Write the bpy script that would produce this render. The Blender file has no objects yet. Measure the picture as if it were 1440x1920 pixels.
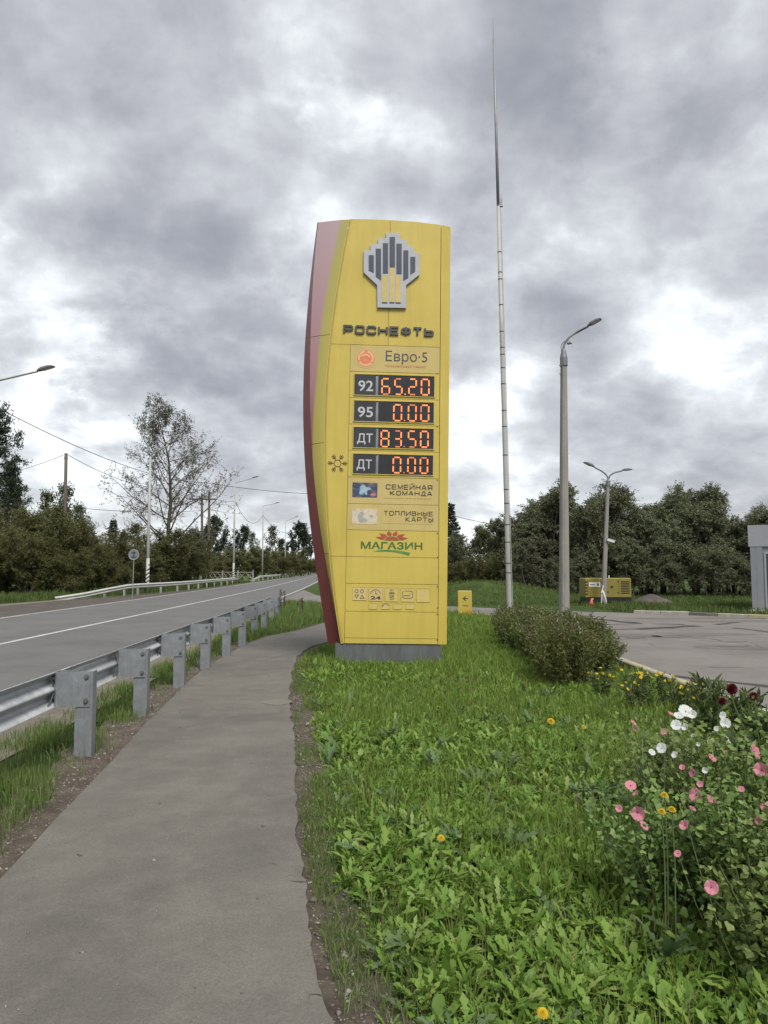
import bpy, bmesh, math, random
import numpy as np
from mathutils import Vector, Matrix

R = math.radians
rng = np.random.default_rng(7)
random.seed(7)
scene = bpy.context.scene
COL = scene.collection

# ------------------------------------------------------------------ camera
F = 1400.0 / 1920.0            # focal length in picture heights
PITCH = math.atan(108 / 1400.0)
EYE = 1.65
cam_data = bpy.data.cameras.new('camera')
cam = bpy.data.objects.new('camera', cam_data)
COL.objects.link(cam)
cam.location = (0, 0, EYE)
cam.rotation_euler = (R(90) + PITCH, 0, 0)
cam_data.sensor_fit = 'VERTICAL'
cam_data.sensor_height = 24.0
cam_data.lens = 24.0 * F
cam_data.clip_end = 5000
scene.camera = cam

# ------------------------------------------------------------------ exposure
scene.view_settings.view_transform = 'Standard'
scene.view_settings.look = 'None'
scene.view_settings.gamma = 1.0
scene.view_settings.exposure = 1.56
scene.view_settings.use_curve_mapping = False

# survey helpers: a direction read off the photograph -> a point of the place
def ray(px, py):
    u, v = (px - 720) / 1400.0, (960 - py) / 1400.0
    c, s = math.cos(PITCH), math.sin(PITCH)
    return Vector((u, c - v * s, s + v * c))
def at(px, py, Y):
    d = ray(px, py)
    return Vector((0, 0, EYE)) + d * (Y / d.y)
def G(px, py, z=0.0):
    d = ray(px, py)
    return Vector((0, 0, EYE)) + d * ((z - EYE) / d.z)

# ------------------------------------------------------------------ sky
SUN_EL, SUN_AZ = R(52), R(160)         # azimuth clockwise from +Y
world = bpy.data.worlds.new('World')
scene.world = world
world.use_nodes = True
wt = world.node_tree
wt.nodes.clear()
def wn(t, **kw):
    n = wt.nodes.new(t)
    for k, v in kw.items():
        setattr(n, k, v)
    return n
def wl(a, b):
    wt.links.new(a, b)
def wmath(op, a, b=None, clamp=False):
    n = wn('ShaderNodeMath', operation=op)
    n.use_clamp = clamp
    for i, x in enumerate((a, b)):
        if x is None:
            continue
        if isinstance(x, (int, float)):
            n.inputs[i].default_value = x
        else:
            wl(x, n.inputs[i])
    return n.outputs[0]
tc = wn('ShaderNodeTexCoord')
sep = wn('ShaderNodeSeparateXYZ')
wl(tc.outputs['Generated'], sep.inputs[0])
# a flat layer of cloud seen in perspective: direction / height
den = wmath('ADD', wmath('MAXIMUM', sep.outputs[2], 0.0), 0.45)
cx_ = wmath('DIVIDE', sep.outputs[0], den)
cy_ = wmath('DIVIDE', sep.outputs[1], den)
comb = wn('ShaderNodeCombineXYZ')
wl(cx_, comb.inputs[0]); wl(cy_, comb.inputs[1])
def wnoise(scale, detail, rough, dist, off=0.0, stretch=1.0):
    m = wn('ShaderNodeMapping')
    m.inputs['Location'].default_value = (off, off * 1.7, off * 0.3)
    m.inputs['Scale'].default_value = (1, stretch, 1)
    wl(comb.outputs[0], m.inputs[0])
    n = wn('ShaderNodeTexNoise')
    n.inputs['Scale'].default_value = scale
    n.inputs['Detail'].default_value = detail
    n.inputs['Roughness'].default_value = rough
    n.inputs['Distortion'].default_value = dist
    wl(m.outputs[0], n.inputs['Vector'])
    return n.outputs[0]
big = wnoise(2.5, 4, 0.5, 0.4, 3.1)
mid = wnoise(7.6, 8, 0.6, 0.2, 8.4)
dens = wmath('ADD', wmath('MULTIPLY', big, 0.95), wmath('MULTIPLY', mid, 0.66))
rn = wnoise(3.4, 5, 0.5, 0.2, 14.2)
ridge = wmath('SUBTRACT', 1.0, wmath('ABSOLUTE', wmath('SUBTRACT', wmath('MULTIPLY', rn, 2.0), 1.0)))
ridge = wmath('POWER', ridge, 4.0)
dens = wmath('ADD', dens, wmath('MULTIPLY', ridge, 0.17))
dens = wmath('SUBTRACT', dens, 0.325)
# cloud masses and breaks where they stand in the sky (directions); outlines made ragged by a warp
warp = wn('ShaderNodeTexNoise')
warp.inputs['Scale'].default_value = 5.0; warp.inputs['Detail'].default_value = 7; warp.inputs['Roughness'].default_value = 0.6
wl(comb.outputs[0], warp.inputs['Vector'])
w1 = wn('ShaderNodeVectorMath', operation='SUBTRACT'); wl(warp.outputs['Color'], w1.inputs[0]); w1.inputs[1].default_value = (0.5, 0.5, 0.5)
w2 = wn('ShaderNodeVectorMath', operation='SCALE'); wl(w1.outputs[0], w2.inputs[0]); w2.inputs['Scale'].default_value = 0.30
w3 = wn('ShaderNodeVectorMath', operation='ADD'); wl(tc.outputs['Generated'], w3.inputs[0]); wl(w2.outputs[0], w3.inputs[1])
wdir = wn('ShaderNodeVectorMath', operation='NORMALIZE'); wl(w3.outputs[0], wdir.inputs[0])
CLOUDS = [  # px, py, half-angle deg, amount (+ brighter)
    (580, 110, 2.4, .10), (628, 190, 2.0, .11), (665, 290, 3.5, .05), (1215, 150, 3.0, .10), (1430, 60, 6, -.14),
    (35, 570, 5, .14), (170, 670, 4, .10), (1240, 450, 6, .14), (1170, 900, 10, .08), (1300, 640, 6, .08), (510, 470, 6, .10), (130, 780, 6, .08), (520, 960, 9, .12), (930, 960, 9, .12),
    (830, 160, 8, -.14), (110, 220, 12, -.09), (90, 420, 8, -.07), (400, 320, 8, -.09), (1080, 340, 8, -.12), (480, 780, 8, -.16), (420, 640, 6, -.08),
    (1330, 770, 9, -.14), (1000, 760, 8, -.06), (1420, 330, 7, -.12), (180, 765, 2.6, -.16),
]
for (px, py, ang, amt) in CLOUDS:
    d = ray(px, py).normalized()
    vd = wn('ShaderNodeVectorMath', operation='DOT_PRODUCT')
    wl(wdir.outputs[0], vd.inputs[0])
    vd.inputs[1].default_value = d
    mr = wn('ShaderNodeMapRange', interpolation_type='SMOOTHSTEP')
    wl(vd.outputs['Value'], mr.inputs['Value'])
    mr.inputs['From Min'].default_value = math.cos(R(ang * 1.6))
    mr.inputs['From Max'].default_value = math.cos(R(ang * 0.25))
    mr.inputs['To Min'].default_value = 0
    mr.inputs['To Max'].default_value = amt
    dens = wmath('ADD', dens, mr.outputs[0])
ramp = wn('ShaderNodeValToRGB')
wl(dens, ramp.inputs[0])
cr = ramp.color_ramp
cr.interpolation = 'B_SPLINE'
cr.elements[0].position = 0.10; cr.elements[0].color = (0.215, 0.226, 0.254, 1)
cr.elements[1].position = 0.92; cr.elements[1].color = (0.93, 0.95, 0.97, 1)
for p, c in ((0.34, (0.315, 0.325, 0.355)), (0.50, (0.415, 0.424, 0.452)), (0.62, (0.50, 0.525, 0.55)), (0.74, (0.66, 0.69, 0.71))):
    e = cr.elements.new(p); e.color = (*c, 1)
sky = wn('ShaderNodeTexSky')
sky.sky_type = 'NISHITA'
sky.sun_disc = False
sky.sun_elevation = SUN_EL
sky.sun_rotation = SUN_AZ
mixs = wn('ShaderNodeMix', data_type='RGBA')
skys = wn('ShaderNodeMix', data_type='RGBA', blend_type='MULTIPLY')
skys.inputs[0].default_value = 1.0
wl(sky.outputs[0], skys.inputs[6]); skys.inputs[7].default_value = (0.1, 0.1, 0.1, 1)
mixs.inputs[0].default_value = 0.06
wl(ramp.outputs[0], mixs.inputs[6]); wl(skys.outputs[2], mixs.inputs[7])
bg = wn('ShaderNodeBackground')
bg.inputs['Strength'].default_value = 0.50
wl(mixs.outputs[2], bg.inputs[0])
wo = wn('ShaderNodeOutputWorld')
wl(bg.outputs[0], wo.inputs[0])

sun_data = bpy.data.lights.new('sun', 'SUN')
sun_data.energy = 1.5
sun_data.angle = R(24)
sun_data.color = (1.0, 0.965, 0.91)
sun = bpy.data.objects.new('sun', sun_data)
COL.objects.link(sun)
sd = Vector((math.sin(SUN_AZ) * math.cos(SUN_EL), math.cos(SUN_AZ) * math.cos(SUN_EL), math.sin(SUN_EL)))
sun.rotation_euler = sd.to_track_quat('Z', 'Y').to_euler()
sun.location = sd * 60

scene.cycles.max_bounces = 6
scene.cycles.transparent_max_bounces = 4

# ------------------------------------------------------------------ materials
def srgb(r, g, b):
    f = lambda c: ((c / 255.0 + 0.055) / 1.055) ** 2.4 if c > 10 else c / 255.0 / 12.92
    return (f(r), f(g), f(b))
MATS = {}
class NT:
    def __init__(s, name):
        s.m = bpy.data.materials.new(name)
        s.m.use_nodes = True
        s.t = s.m.node_tree
        s.b = s.t.nodes['Principled BSDF']
        s.out = s.t.nodes['Material Output']
        s.tc = s.n('ShaderNodeTexCoord')
    def n(s, t, **kw):
        n = s.t.nodes.new(t)
        for k, v in kw.items():
            setattr(n, k, v)
        return n
    def l(s, a, b):
        s.t.links.new(a, b)
    def noise(s, scale, detail=6, rough=0.6, dist=0.0, stretch=(1, 1, 1), coord='Object', loc=(0, 0, 0)):
        m = s.n('ShaderNodeMapping')
        m.inputs['Scale'].default_value = stretch
        m.inputs['Location'].default_value = loc
        s.l(s.tc.outputs[coord], m.inputs[0])
        n = s.n('ShaderNodeTexNoise')
        n.inputs['Scale'].default_value = scale
        n.inputs['Detail'].default_value = detail
        n.inputs['Roughness'].default_value = rough
        n.inputs['Distortion'].default_value = dist
        s.l(m.outputs[0], n.inputs['Vector'])
        return n.outputs[0]
    def ramp(s, fac, stops):
        r = s.n('ShaderNodeValToRGB')
        s.l(fac, r.inputs[0])
        while len(r.color_ramp.elements) < len(stops):
            r.color_ramp.elements.new(0.5)
        for e, (p, c) in zip(r.color_ramp.elements, stops):
            e.position = p
            e.color = (*c, 1) if len(c) == 3 else c
        return r.outputs[0]
    def mix(s, fac, a, b, blend='MIX'):
        m = s.n('ShaderNodeMix', data_type='RGBA', blend_type=blend)
        for i, x in ((0, fac), (6, a), (7, b)):
            if isinstance(x, (int, float)):
                m.inputs[i].default_value = x
            elif isinstance(x, tuple):
                m.inputs[i].default_value = (*x[:3], 1)
            else:
                s.l(x, m.inputs[i])
        return m.outputs[2]
    def math(s, op, a, b=None, clamp=False):
        m = s.n('ShaderNodeMath', operation=op)
        m.use_clamp = clamp
        for i, x in enumerate((a, b)):
            if x is None: continue
            if isinstance(x, (int, float)): m.inputs[i].default_value = x
            else: s.l(x, m.inputs[i])
        return m.outputs[0]
    def bump(s, h, strength=0.3, dist=0.02):
        b = s.n('ShaderNodeBump')
        b.inputs['Strength'].default_value = strength
        b.inputs['Distance'].default_value = dist
        s.l(h, b.inputs['Height'])
        s.l(b.outputs[0], s.b.inputs['Normal'])
    def col(s, x):
        if isinstance(x, tuple): s.b.inputs['Base Color'].default_value = (*x[:3], 1)
        else: s.l(x, s.b.inputs['Base Color'])
    def set(s, rough=0.6, metal=0.0, spec=None):
        s.b.inputs['Roughness'].default_value = rough
        s.b.inputs['Metallic'].default_value = metal
        if spec is not None: s.b.inputs['Specular IOR Level'].default_value = spec

def paint(name, c, c2=None, scale=3.0, rough=0.5, metal=0.0, bump=0.0, stretch=(1, 1, 1), spec=None, coord='Object'):
    """a plain surface with slight procedural variation"""
    t = NT(name)
    c2 = c2 or tuple(x * 0.8 for x in c)
    n = t.noise(scale, 6, 0.65, 0.2, stretch, coord)
    t.col(t.ramp(n, [(0.3, c2), (0.7, c)]))
    t.set(rough, metal, spec)
    if bump:
        t.bump(t.noise(scale * 12, 5, 0.6, 0, (1, 1, 1), coord), bump, 0.01)
    MATS[name] = t.m
    return t.m

def leaf_mat(name, cols, trans=0.3, rough=0.55, tint=0.25):
    """foliage: each leaf (mesh island) has its own shade, light passes through"""
    t = NT(name)
    g = t.n('ShaderNodeNewGeometry')
    k = len(cols)
    c = t.ramp(g.outputs['Random Per Island'], [(i / max(1, k - 1), cols[i]) for i in range(k)])
    big = t.noise(0.9, 3, 0.5, 0, (1, 1, 1), 'Object')
    c = t.mix(t.math('MULTIPLY', big, tint), c, tuple(x * 0.45 for x in cols[0]))
    oi = t.n('ShaderNodeObjectInfo')
    h = t.n('ShaderNodeHueSaturation')
    t.l(c, h.inputs['Color'])
    t.l(t.math('ADD', t.math('MULTIPLY', oi.outputs['Random'], 0.03), 0.485), h.inputs['Hue'])
    t.l(t.math('ADD', t.math('MULTIPLY', oi.outputs['Random'], 0.35), 0.82), h.inputs['Value'])
    t.col(h.outputs[0])
    t.set(rough, 0, 0.25)
    tr = t.n('ShaderNodeBsdfTranslucent')
    t.l(h.outputs[0], tr.inputs[0])
    ms = t.n('ShaderNodeMixShader')
    ms.inputs[0].default_value = trans
    t.l(t.b.outputs[0], ms.inputs[1]); t.l(tr.outputs[0], ms.inputs[2])
    t.l(ms.outputs[0], t.out.inputs[0])
    MATS[name] = t.m
    return t.m

# ------------------------------------------------------------------ mesh helpers
class MB:
    def __init__(s):
        s.v = []; s.f = []
    def add(s, vs, fs):
        o = len(s.v)
        s.v.extend([tuple(v) for v in vs])
        s.f.extend([tuple(i + o for i in f) for f in fs])
    def box(s, x0, x1, y0, y1, z0, z1, M=None):
        vs = [(x0, y0, z0), (x1, y0, z0), (x1, y1, z0), (x0, y1, z0), (x0, y0, z1), (x1, y0, z1), (x1, y1, z1), (x0, y1, z1)]
        if M is not None: vs = [M @ Vector(v) for v in vs]
        s.add(vs, [(0, 3, 2, 1), (4, 5, 6, 7), (0, 1, 5, 4), (1, 2, 6, 5), (2, 3, 7, 6), (3, 0, 4, 7)])
    def cbox(s, x0, x1, y0, y1, z0, z1, c=0.01, M=None):
        """box with chamfered vertical and top edges"""
        pts = [(x0 + c, y0), (x1 - c, y0), (x1, y0 + c), (x1, y1 - c), (x1 - c, y1), (x0 + c, y1), (x0, y1 - c), (x0, y0 + c)]
        mx, my = (x0 + x1) / 2, (y0 + y1) / 2
        ins = [(mx + (x - mx) * (1 - 2 * c / (x1 - x0)), my + (y - my) * (1 - 2 * c / (y1 - y0))) for x, y in pts]
        vs = [(x, y, z0) for x, y in pts] + [(x, y, z1 - c) for x, y in pts] + [(x, y, z1) for x, y in ins]
        if M is not None: vs = [M @ Vector(v) for v in vs]
        fs = [tuple(reversed(range(8))), tuple(range(16, 24))]
        for i in range(8):
            j = (i + 1) % 8
            fs += [(i, j, 8 + j, 8 + i), (8 + i, 8 + j, 16 + j, 16 + i)]
        s.add(vs, fs)
    def tube(s, pts, radii, sides=8, caps=True, phase=0.0):
        pts = [Vector(p) for p in pts]
        if isinstance(radii, (int, float)): radii = [radii] * len(pts)
        rings = []
        ref = None
        for i, p in enumerate(pts):
            a = pts[max(0, i - 1)]; b = pts[min(len(pts) - 1, i + 1)]
            t = (b - a).normalized()
            if ref is None:
                ref = Vector((1, 0, 0)) if abs(t.x) < 0.8 else Vector((0, 1, 0))
            u = (ref - t * ref.dot(t)).normalized()
            w = t.cross(u)
            ref = u
            rings.append([p + (u * math.cos(phase + 2 * math.pi * k / sides) + w * math.sin(phase + 2 * math.pi * k / sides)) * radii[i] for k in range(sides)])
        vs = [v for r in rings for v in r]
        fs = []
        for i in range(len(pts) - 1):
            for k in range(sides):
                k2 = (k + 1) % sides
                fs.append((i * sides + k, i * sides + k2, (i + 1) * sides + k2, (i + 1) * sides + k))
        if caps:
            fs.append(tuple(reversed(range(sides))))
            fs.append(tuple(range((len(pts) - 1) * sides, len(pts) * sides)))
        s.add(vs, fs)
    def prism(s, poly, y0, y1):
        """polygon in x,z (counter-clockwise), front at y0 (towards -y), back at y1"""
        A = sum(poly[i][0] * poly[(i + 1) % len(poly)][1] - poly[(i + 1) % len(poly)][0] * poly[i][1] for i in range(len(poly)))
        if A < 0: poly = poly[::-1]
        n = len(poly)
        vs = [(x, y0, z) for x, z in poly] + [(x, y1, z) for x, z in poly]
        fs = [tuple(range(n)), tuple(reversed(range(n, 2 * n)))]
        for i in range(n):
            j = (i + 1) % n
            fs.append((j, i, n + i, n + j))
        s.add(vs, fs)
    def ribbon(s, pts, w, y0, y1, closed=False):
        """mitred line of width w drawn in x,z as a raised strip"""
        P = [Vector((p[0], p[1])) for p in pts]
        n = len(P); L = []; Rr = []
        for i in range(n):
            if closed: a, b = P[i - 1], P[(i + 1) % n]
            else: a, b = P[max(0, i - 1)], P[min(n - 1, i + 1)]
            d1 = (P[i] - a); d2 = (b - P[i])
            if d1.length < 1e-9: d1 = d2
            if d2.length < 1e-9: d2 = d1
            d1.normalize(); d2.normalize()
            n1 = Vector((-d1.y, d1.x)); n2 = Vector((-d2.y, d2.x))
            m = (n1 + n2)
            m = m.normalized() if m.length > 1e-6 else n1
            k = w / 2 / max(0.35, m.dot(n1))
            L.append(P[i] + m * k); Rr.append(P[i] - m * k)
        vs = []
        for q in range(n):
            vs += [(L[q].x, y0, L[q].y), (Rr[q].x, y0, Rr[q].y), (L[q].x, y1, L[q].y), (Rr[q].x, y1, Rr[q].y)]
        fs = []
        m = n if closed else n - 1
        for i in range(m):
            a, b = i * 4, ((i + 1) % n) * 4
            fs += [(a, a + 1, b + 1, b), (a, b, b + 2, a + 2), (a + 1, a + 3, b + 3, b + 1)]
        if not closed:
            e = (n - 1) * 4
            fs += [(0, 2, 3, 1), (e, e + 1, e + 3, e + 2)]
        s.add(vs, fs)
    def build(s, name, mat, parent=None, smooth=False, loc=None):
        me = bpy.data.meshes.new(name)
        me.from_pydata(s.v, [], s.f)
        me.validate()
        if mat is not None: me.materials.append(mat)
        if smooth: me.shade_smooth()
        return link(name, me, parent, loc)

def link(name, me, parent=None, loc=None):
    o = bpy.data.objects.new(name, me)
    COL.objects.link(o)
    if parent is not None: o.parent = parent
    if loc is not None: o.location = loc
    return o
def empty(name, loc=(0, 0, 0), rz=0.0):
    o = bpy.data.objects.new(name, None)
    COL.objects.link(o)
    o.location = loc
    o.rotation_euler = (0, 0, rz)
    o.empty_display_size = 0.2
    return o
def tag(o, label=None, cat=None, group=None, kind=None):
    if label: o['label'] = label
    if cat: o['category'] = cat
    if group: o['group'] = group
    if kind: o['kind'] = kind
    return o
def struct(o):
    o['kind'] = 'structure'
    return o
def copy_tree(o, parent=None):
    c = o.copy()
    COL.objects.link(c)
    c.parent = parent
    for ch in list(o.children):
        copy_tree(ch, c)
    return c
def raw(name, V, Fc, mat, parent=None, loc=None, smooth=False):
    """fast mesh from numpy arrays: V (n,3), Fc (m,k) all faces with k corners"""
    me = bpy.data.meshes.new(name)
    V = np.asarray(V, dtype=np.float32); Fc = np.asarray(Fc, dtype=np.int32)
    m, k = Fc.shape
    me.vertices.add(len(V)); me.vertices.foreach_set('co', V.ravel())
    me.loops.add(m * k); me.loops.foreach_set('vertex_index', Fc.ravel())
    me.polygons.add(m)
    me.polygons.foreach_set('loop_start', np.arange(m, dtype=np.int32) * k)
    me.polygons.foreach_set('loop_total', np.full(m, k, dtype=np.int32))
    if smooth: me.polygons.foreach_set('use_smooth', np.ones(m, dtype=bool))
    me.update(calc_edges=True)
    if mat is not None: me.materials.append(mat)
    return link(name, me, parent, loc) if name else me
# ------------------------------------------------------------------ ground materials
def asphalt(name, base, dark, light, fleck=0.5, crack=0.0, tracks=False, blot=0.5, grain=0.5):
    t = NT(name)
    big = t.noise(0.55, 5, 0.6, 0.6)
    c = t.ramp(big, [(0.30, dark), (0.52, base), (0.75, light)])
    mid = t.noise(3.1, 7, 0.7, 0.3)
    c = t.mix(t.math('MULTIPLY', t.ramp(mid, [(0.42, (0, 0, 0)), (0.72, (1, 1, 1))]), blot), c, tuple(x * 1.28 for x in light))
    if tracks:
        st = t.noise(0.9, 4, 0.6, 0.2, (1.3, 0.03, 1))
        c = t.mix(t.math('MULTIPLY', st, 0.55), c, tuple(x * 0.75 for x in base))
    g = t.noise(95, 3, 0.7)
    c = t.mix(grain, c, t.ramp(g, [(0.32, (0.30, 0.30, 0.30)), (0.5, (0.5, 0.5, 0.5)), (0.72, (0.74, 0.73, 0.70))]), 'OVERLAY')
    vo = t.n('ShaderNodeTexVoronoi')
    vo.inputs['Scale'].default_value = 55
    t.l(t.tc.outputs['Object'], vo.inputs['Vector'])
    sp = t.n('ShaderNodeSeparateColor')
    t.l(vo.outputs['Color'], sp.inputs[0])
    few = t.math('GREATER_THAN', sp.outputs[0], 0.93)
    near = t.math('LESS_THAN', vo.outputs['Distance'], 0.22)
    c = t.mix(t.math('MULTIPLY', t.math('MULTIPLY', few, near), fleck), c, (0.42, 0.40, 0.36))
    if crack:
        v2 = t.n('ShaderNodeTexVoronoi', feature='DISTANCE_TO_EDGE')
        v2.inputs['Scale'].default_value = crack
        m = t.n('ShaderNodeMapping')
        t.l(t.tc.outputs['Object'], m.inputs[0])
        m.inputs['Location'].default_value = (3.3, 0.7, 0)
        mx = t.n('ShaderNodeMix', data_type='VECTOR')
        mx.inputs[0].default_value = 0.25
        nn = t.n('ShaderNodeTexNoise'); nn.inputs['Scale'].default_value = 1.1; nn.inputs['Detail'].default_value = 6
        t.l(t.tc.outputs['Object'], nn.inputs['Vector'])
        t.l(m.outputs[0], mx.inputs[4]); t.l(nn.outputs['Color'], mx.inputs[5])
        t.l(mx.outputs[1], v2.inputs['Vector'])
        ck = t.math('LESS_THAN', v2.outputs['Distance'], 0.012)
        some = t.math('GREATER_THAN', t.noise(0.33, 2, 0.5, 0, (1, 1, 1), 'Object', (7, 2, 0)), 0.46)
        c = t.mix(t.math('MULTIPLY', t.math('MULTIPLY', ck, some), 0.85), c, (0.028, 0.026, 0.024))
    t.col(c)
    t.set(0.88, 0, 0.25)
    t.bump(t.noise(140, 3, 0.7), 0.45, 0.006)
    MATS[name] = t.m
    return t.m
M_road = asphalt('road_asphalt', (0.122, 0.121, 0.117), (0.096, 0.095, 0.093), (0.142, 0.139, 0.133), 0.15, 0, True, 0.25, 0.4)
M_walk = asphalt('footpath_asphalt', (0.112, 0.105, 0.092), (0.086, 0.081, 0.072), (0.142, 0.131, 0.112), 0.12, 0, False, 0.45, 0.45)
M_yard = asphalt('forecourt_asphalt', (0.152, 0.139, 0.127), (0.118, 0.109, 0.102), (0.178, 0.160, 0.146), 0.2, 0.16, False, 0.3, 0.35)

def soil(name, a, b, c_, scale=4.0, pebbles=True):
    t = NT(name)
    n = t.noise(scale, 8, 0.68, 0.4)
    c = t.ramp(n, [(0.3, a), (0.5, b), (0.72, c_)])
    if pebbles:
        vo = t.n('ShaderNodeTexVoronoi'); vo.inputs['Scale'].default_value = 48
        t.l(t.tc.outputs['Object'], vo.inputs['Vector'])
        sp = t.n('ShaderNodeSeparateColor'); t.l(vo.outputs['Color'], sp.inputs[0])
        few = t.math('GREATER_THAN', sp.outputs[1], 0.72)
        near = t.math('LESS_THAN', vo.outputs['Distance'], 0.33)
        c = t.mix(t.math('MULTIPLY', t.math('MULTIPLY', few, near), 0.6), c, (0.24, 0.21, 0.18))
    t.col(c); t.set(0.95, 0, 0.15)
    t.bump(t.noise(60, 6, 0.75), 0.8, 0.02)
    MATS[name] = t.m
    return t.m
M_soil = soil('bare_soil', (0.055, 0.044, 0.034), (0.092, 0.075, 0.059), (0.14, 0.117, 0.093))
M_shoulder = soil('gravel_shoulder', (0.12, 0.104, 0.084), (0.16, 0.14, 0.114), (0.205, 0.182, 0.15), 3.0)
M_millings = soil('dark_millings', (0.055, 0.048, 0.044), (0.085, 0.073, 0.066), (0.125, 0.11, 0.10), 1.6)
def turf(name, a, b, c_, scale=1.2):
    t = NT(name)
    n = t.noise(scale, 9, 0.7, 0.5)
    t.col(t.ramp(n, [(0.3, a), (0.5, b), (0.7, c_)]))
    t.set(0.95, 0, 0.1)
    t.bump(t.noise(25, 7, 0.75), 1.0, 0.08)
    MATS[name] = t.m
    return t.m
M_turf = turf('turf', (0.020, 0.030, 0.010), (0.040, 0.062, 0.018), (0.062, 0.092, 0.027), 2.2)
M_field = turf('field_grass', (0.034, 0.050, 0.016), (0.052, 0.082, 0.022), (0.085, 0.115, 0.035), 0.7)
M_mark = paint('worn_white_paint', (0.52, 0.52, 0.50), (0.30, 0.30, 0.29), 1.6, 0.7)

# ------------------------------------------------------------------ setting
def lerp_tab(tab, d):
    return float(np.interp(d, [a for a, b in tab], [b for a, b in tab]))
CX = [(-60, -5.6), (0, -7.75), (16, -8.35), (40, -9.3), (60, -10.2), (78, -11.15), (110, -13.0), (168, -16.4), (330, -26.5), (700, -52)]
def road_x(d, off):
    return lerp_tab(CX, d) + off
DS = list(np.arange(-40, 60, 4.0)) + list(np.arange(60, 180, 8.0)) + list(np.arange(180, 701, 40.0))
def strip(name, o0, o1, z, mat, d0=-40, d1=700, parent=None):
    ds = [d for d in DS if d0 <= d <= d1]
    mb = MB()
    f0 = o0 if callable(o0) else (lambda d: o0)
    f1 = o1 if callable(o1) else (lambda d: o1)
    vs = []
    for d in ds:
        vs += [(road_x(d, f0(d)), d, z), (road_x(d, f1(d)), d, z)]
    mb.add(vs, [(2 * i, 2 * i + 1, 2 * i + 3, 2 * i + 2) for i in range(len(ds) - 1)])
    return mb.build(name, mat, parent)

gm = MB()
gm.add([(-900, -80, 0), (900, -80, 0), (900, 1500, 0), (-900, 1500, 0)], [(0, 1, 2, 3)])
struct(gm.build('ground', M_field))
road = struct(strip('road', -4.35, 3.75, 0.030, M_road))
strip('edge_line', -4.16, -4.05, 0.034, M_mark, parent=road)
strip('edge_line', 3.42, 3.53, 0.034, M_mark, parent=road)
strip('centre_line', -0.06, 0.07, 0.034, M_mark, parent=road)
struct(strip('gravel_shoulder', 3.4, lambda d: 4.62 + 0.12 * math.sin(d * 1.7), 0.012, M_shoulder, d1=46))
struct(strip('millings_strip', lambda d: float(np.interp(d, [-40, 24, 38, 50, 70, 95], [-9.5, -9.2, -7.8, -6.2, -5.3, -4.9])), -4.2, 0.012, M_millings, d1=100))
struct(strip('turnout_edge', lambda d: float(np.interp(d, [-40, 24, 44], [-11.6, -10.6, -8.0])), lambda d: float(np.interp(d, [-40, 24, 44], [-9.4, -9.1, -7.4])), 0.008, M_shoulder, d1=44))

def polyline_world(px, step=0.08):
    P = [G(*p) for p in px]
    out = []
    for a, b in zip(P[:-1], P[1:]):
        n = max(1, int((b - a).length / step))
        for i in range(n):
            out.append(a.lerp(b, i / n))
    out.append(P[-1])
    return out
WALK_L = [(-560, 2260), (-160, 1850), (0, 1665), (160, 1487), (272, 1365), (345, 1290), (384, 1256), (425, 1232), (455, 1214), (500, 1196), (560, 1184), (608, 1170), (700, 1157), (800, 1149)]
WALK_R = [(760, 2300), (676, 2020), (632, 1910), (604, 1810), (585, 1720), (566, 1600), (556, 1520), (550, 1420), (548, 1330), (545, 1265), (553, 1240), (580, 1217), (617, 1205), (670, 1191), (740, 1176), (810, 1165)]
def ragged(pts, amp, freq, seed, lift=0.0):
    r = np.random.default_rng(seed)
    s = np.cumsum([0] + [(b - a).length for a, b in zip(pts[:-1], pts[1:])])
    L = s[-1]
    tot = np.zeros(len(pts))
    for k, (f, a) in enumerate(((freq, 1.0), (freq * 2.7, 0.6), (freq * 7, 0.35), (freq * 17, 0.25))):
        n = int(L * f) + 2
        tot += a * np.interp(s, np.linspace(0, L, n), r.normal(0, 1, n))
    out = []
    for i, p in enumerate(pts):
        a, b = pts[max(0, i - 1)], pts[min(len(pts) - 1, i + 1)]
        t = (b - a).normalized()
        out.append(p + Vector((t.y, -t.x, 0)) * tot[i] * amp)
    return out
wl_pts = ragged(polyline_world(WALK_L), 0.006, 0.5, 3)
wr_pts = ragged(polyline_world(WALK_R, 0.05), 0.026, 0.8, 5)
WT = 0.035
def sheet(name, left, right, z, mat, skirt=True):
    me = bpy.data.meshes.new(name)
    bm = bmesh.new()
    loop = [Vector((p.x, p.y, z)) for p in left] + [Vector((p.x, p.y, z)) for p in reversed(right)]
    vs = [bm.verts.new(p) for p in loop]
    f = bm.faces.new(vs)
    if skirt:
        lo = [bm.verts.new((p.x, p.y, -0.02)) for p in loop]
        n = len(vs)
        for i in range(n):
            j = (i + 1) % n
            bm.faces.new((vs[i], vs[j], lo[j], lo[i]))
    bmesh.ops.triangulate(bm, faces=[f])
    bmesh.ops.recalc_face_normals(bm, faces=bm.faces)
    bm.to_mesh(me); bm.free()
    me.materials.append(mat)
    return link(name, me)
footpath = struct(sheet('footpath', wl_pts, wr_pts, WT, M_walk))

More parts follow.
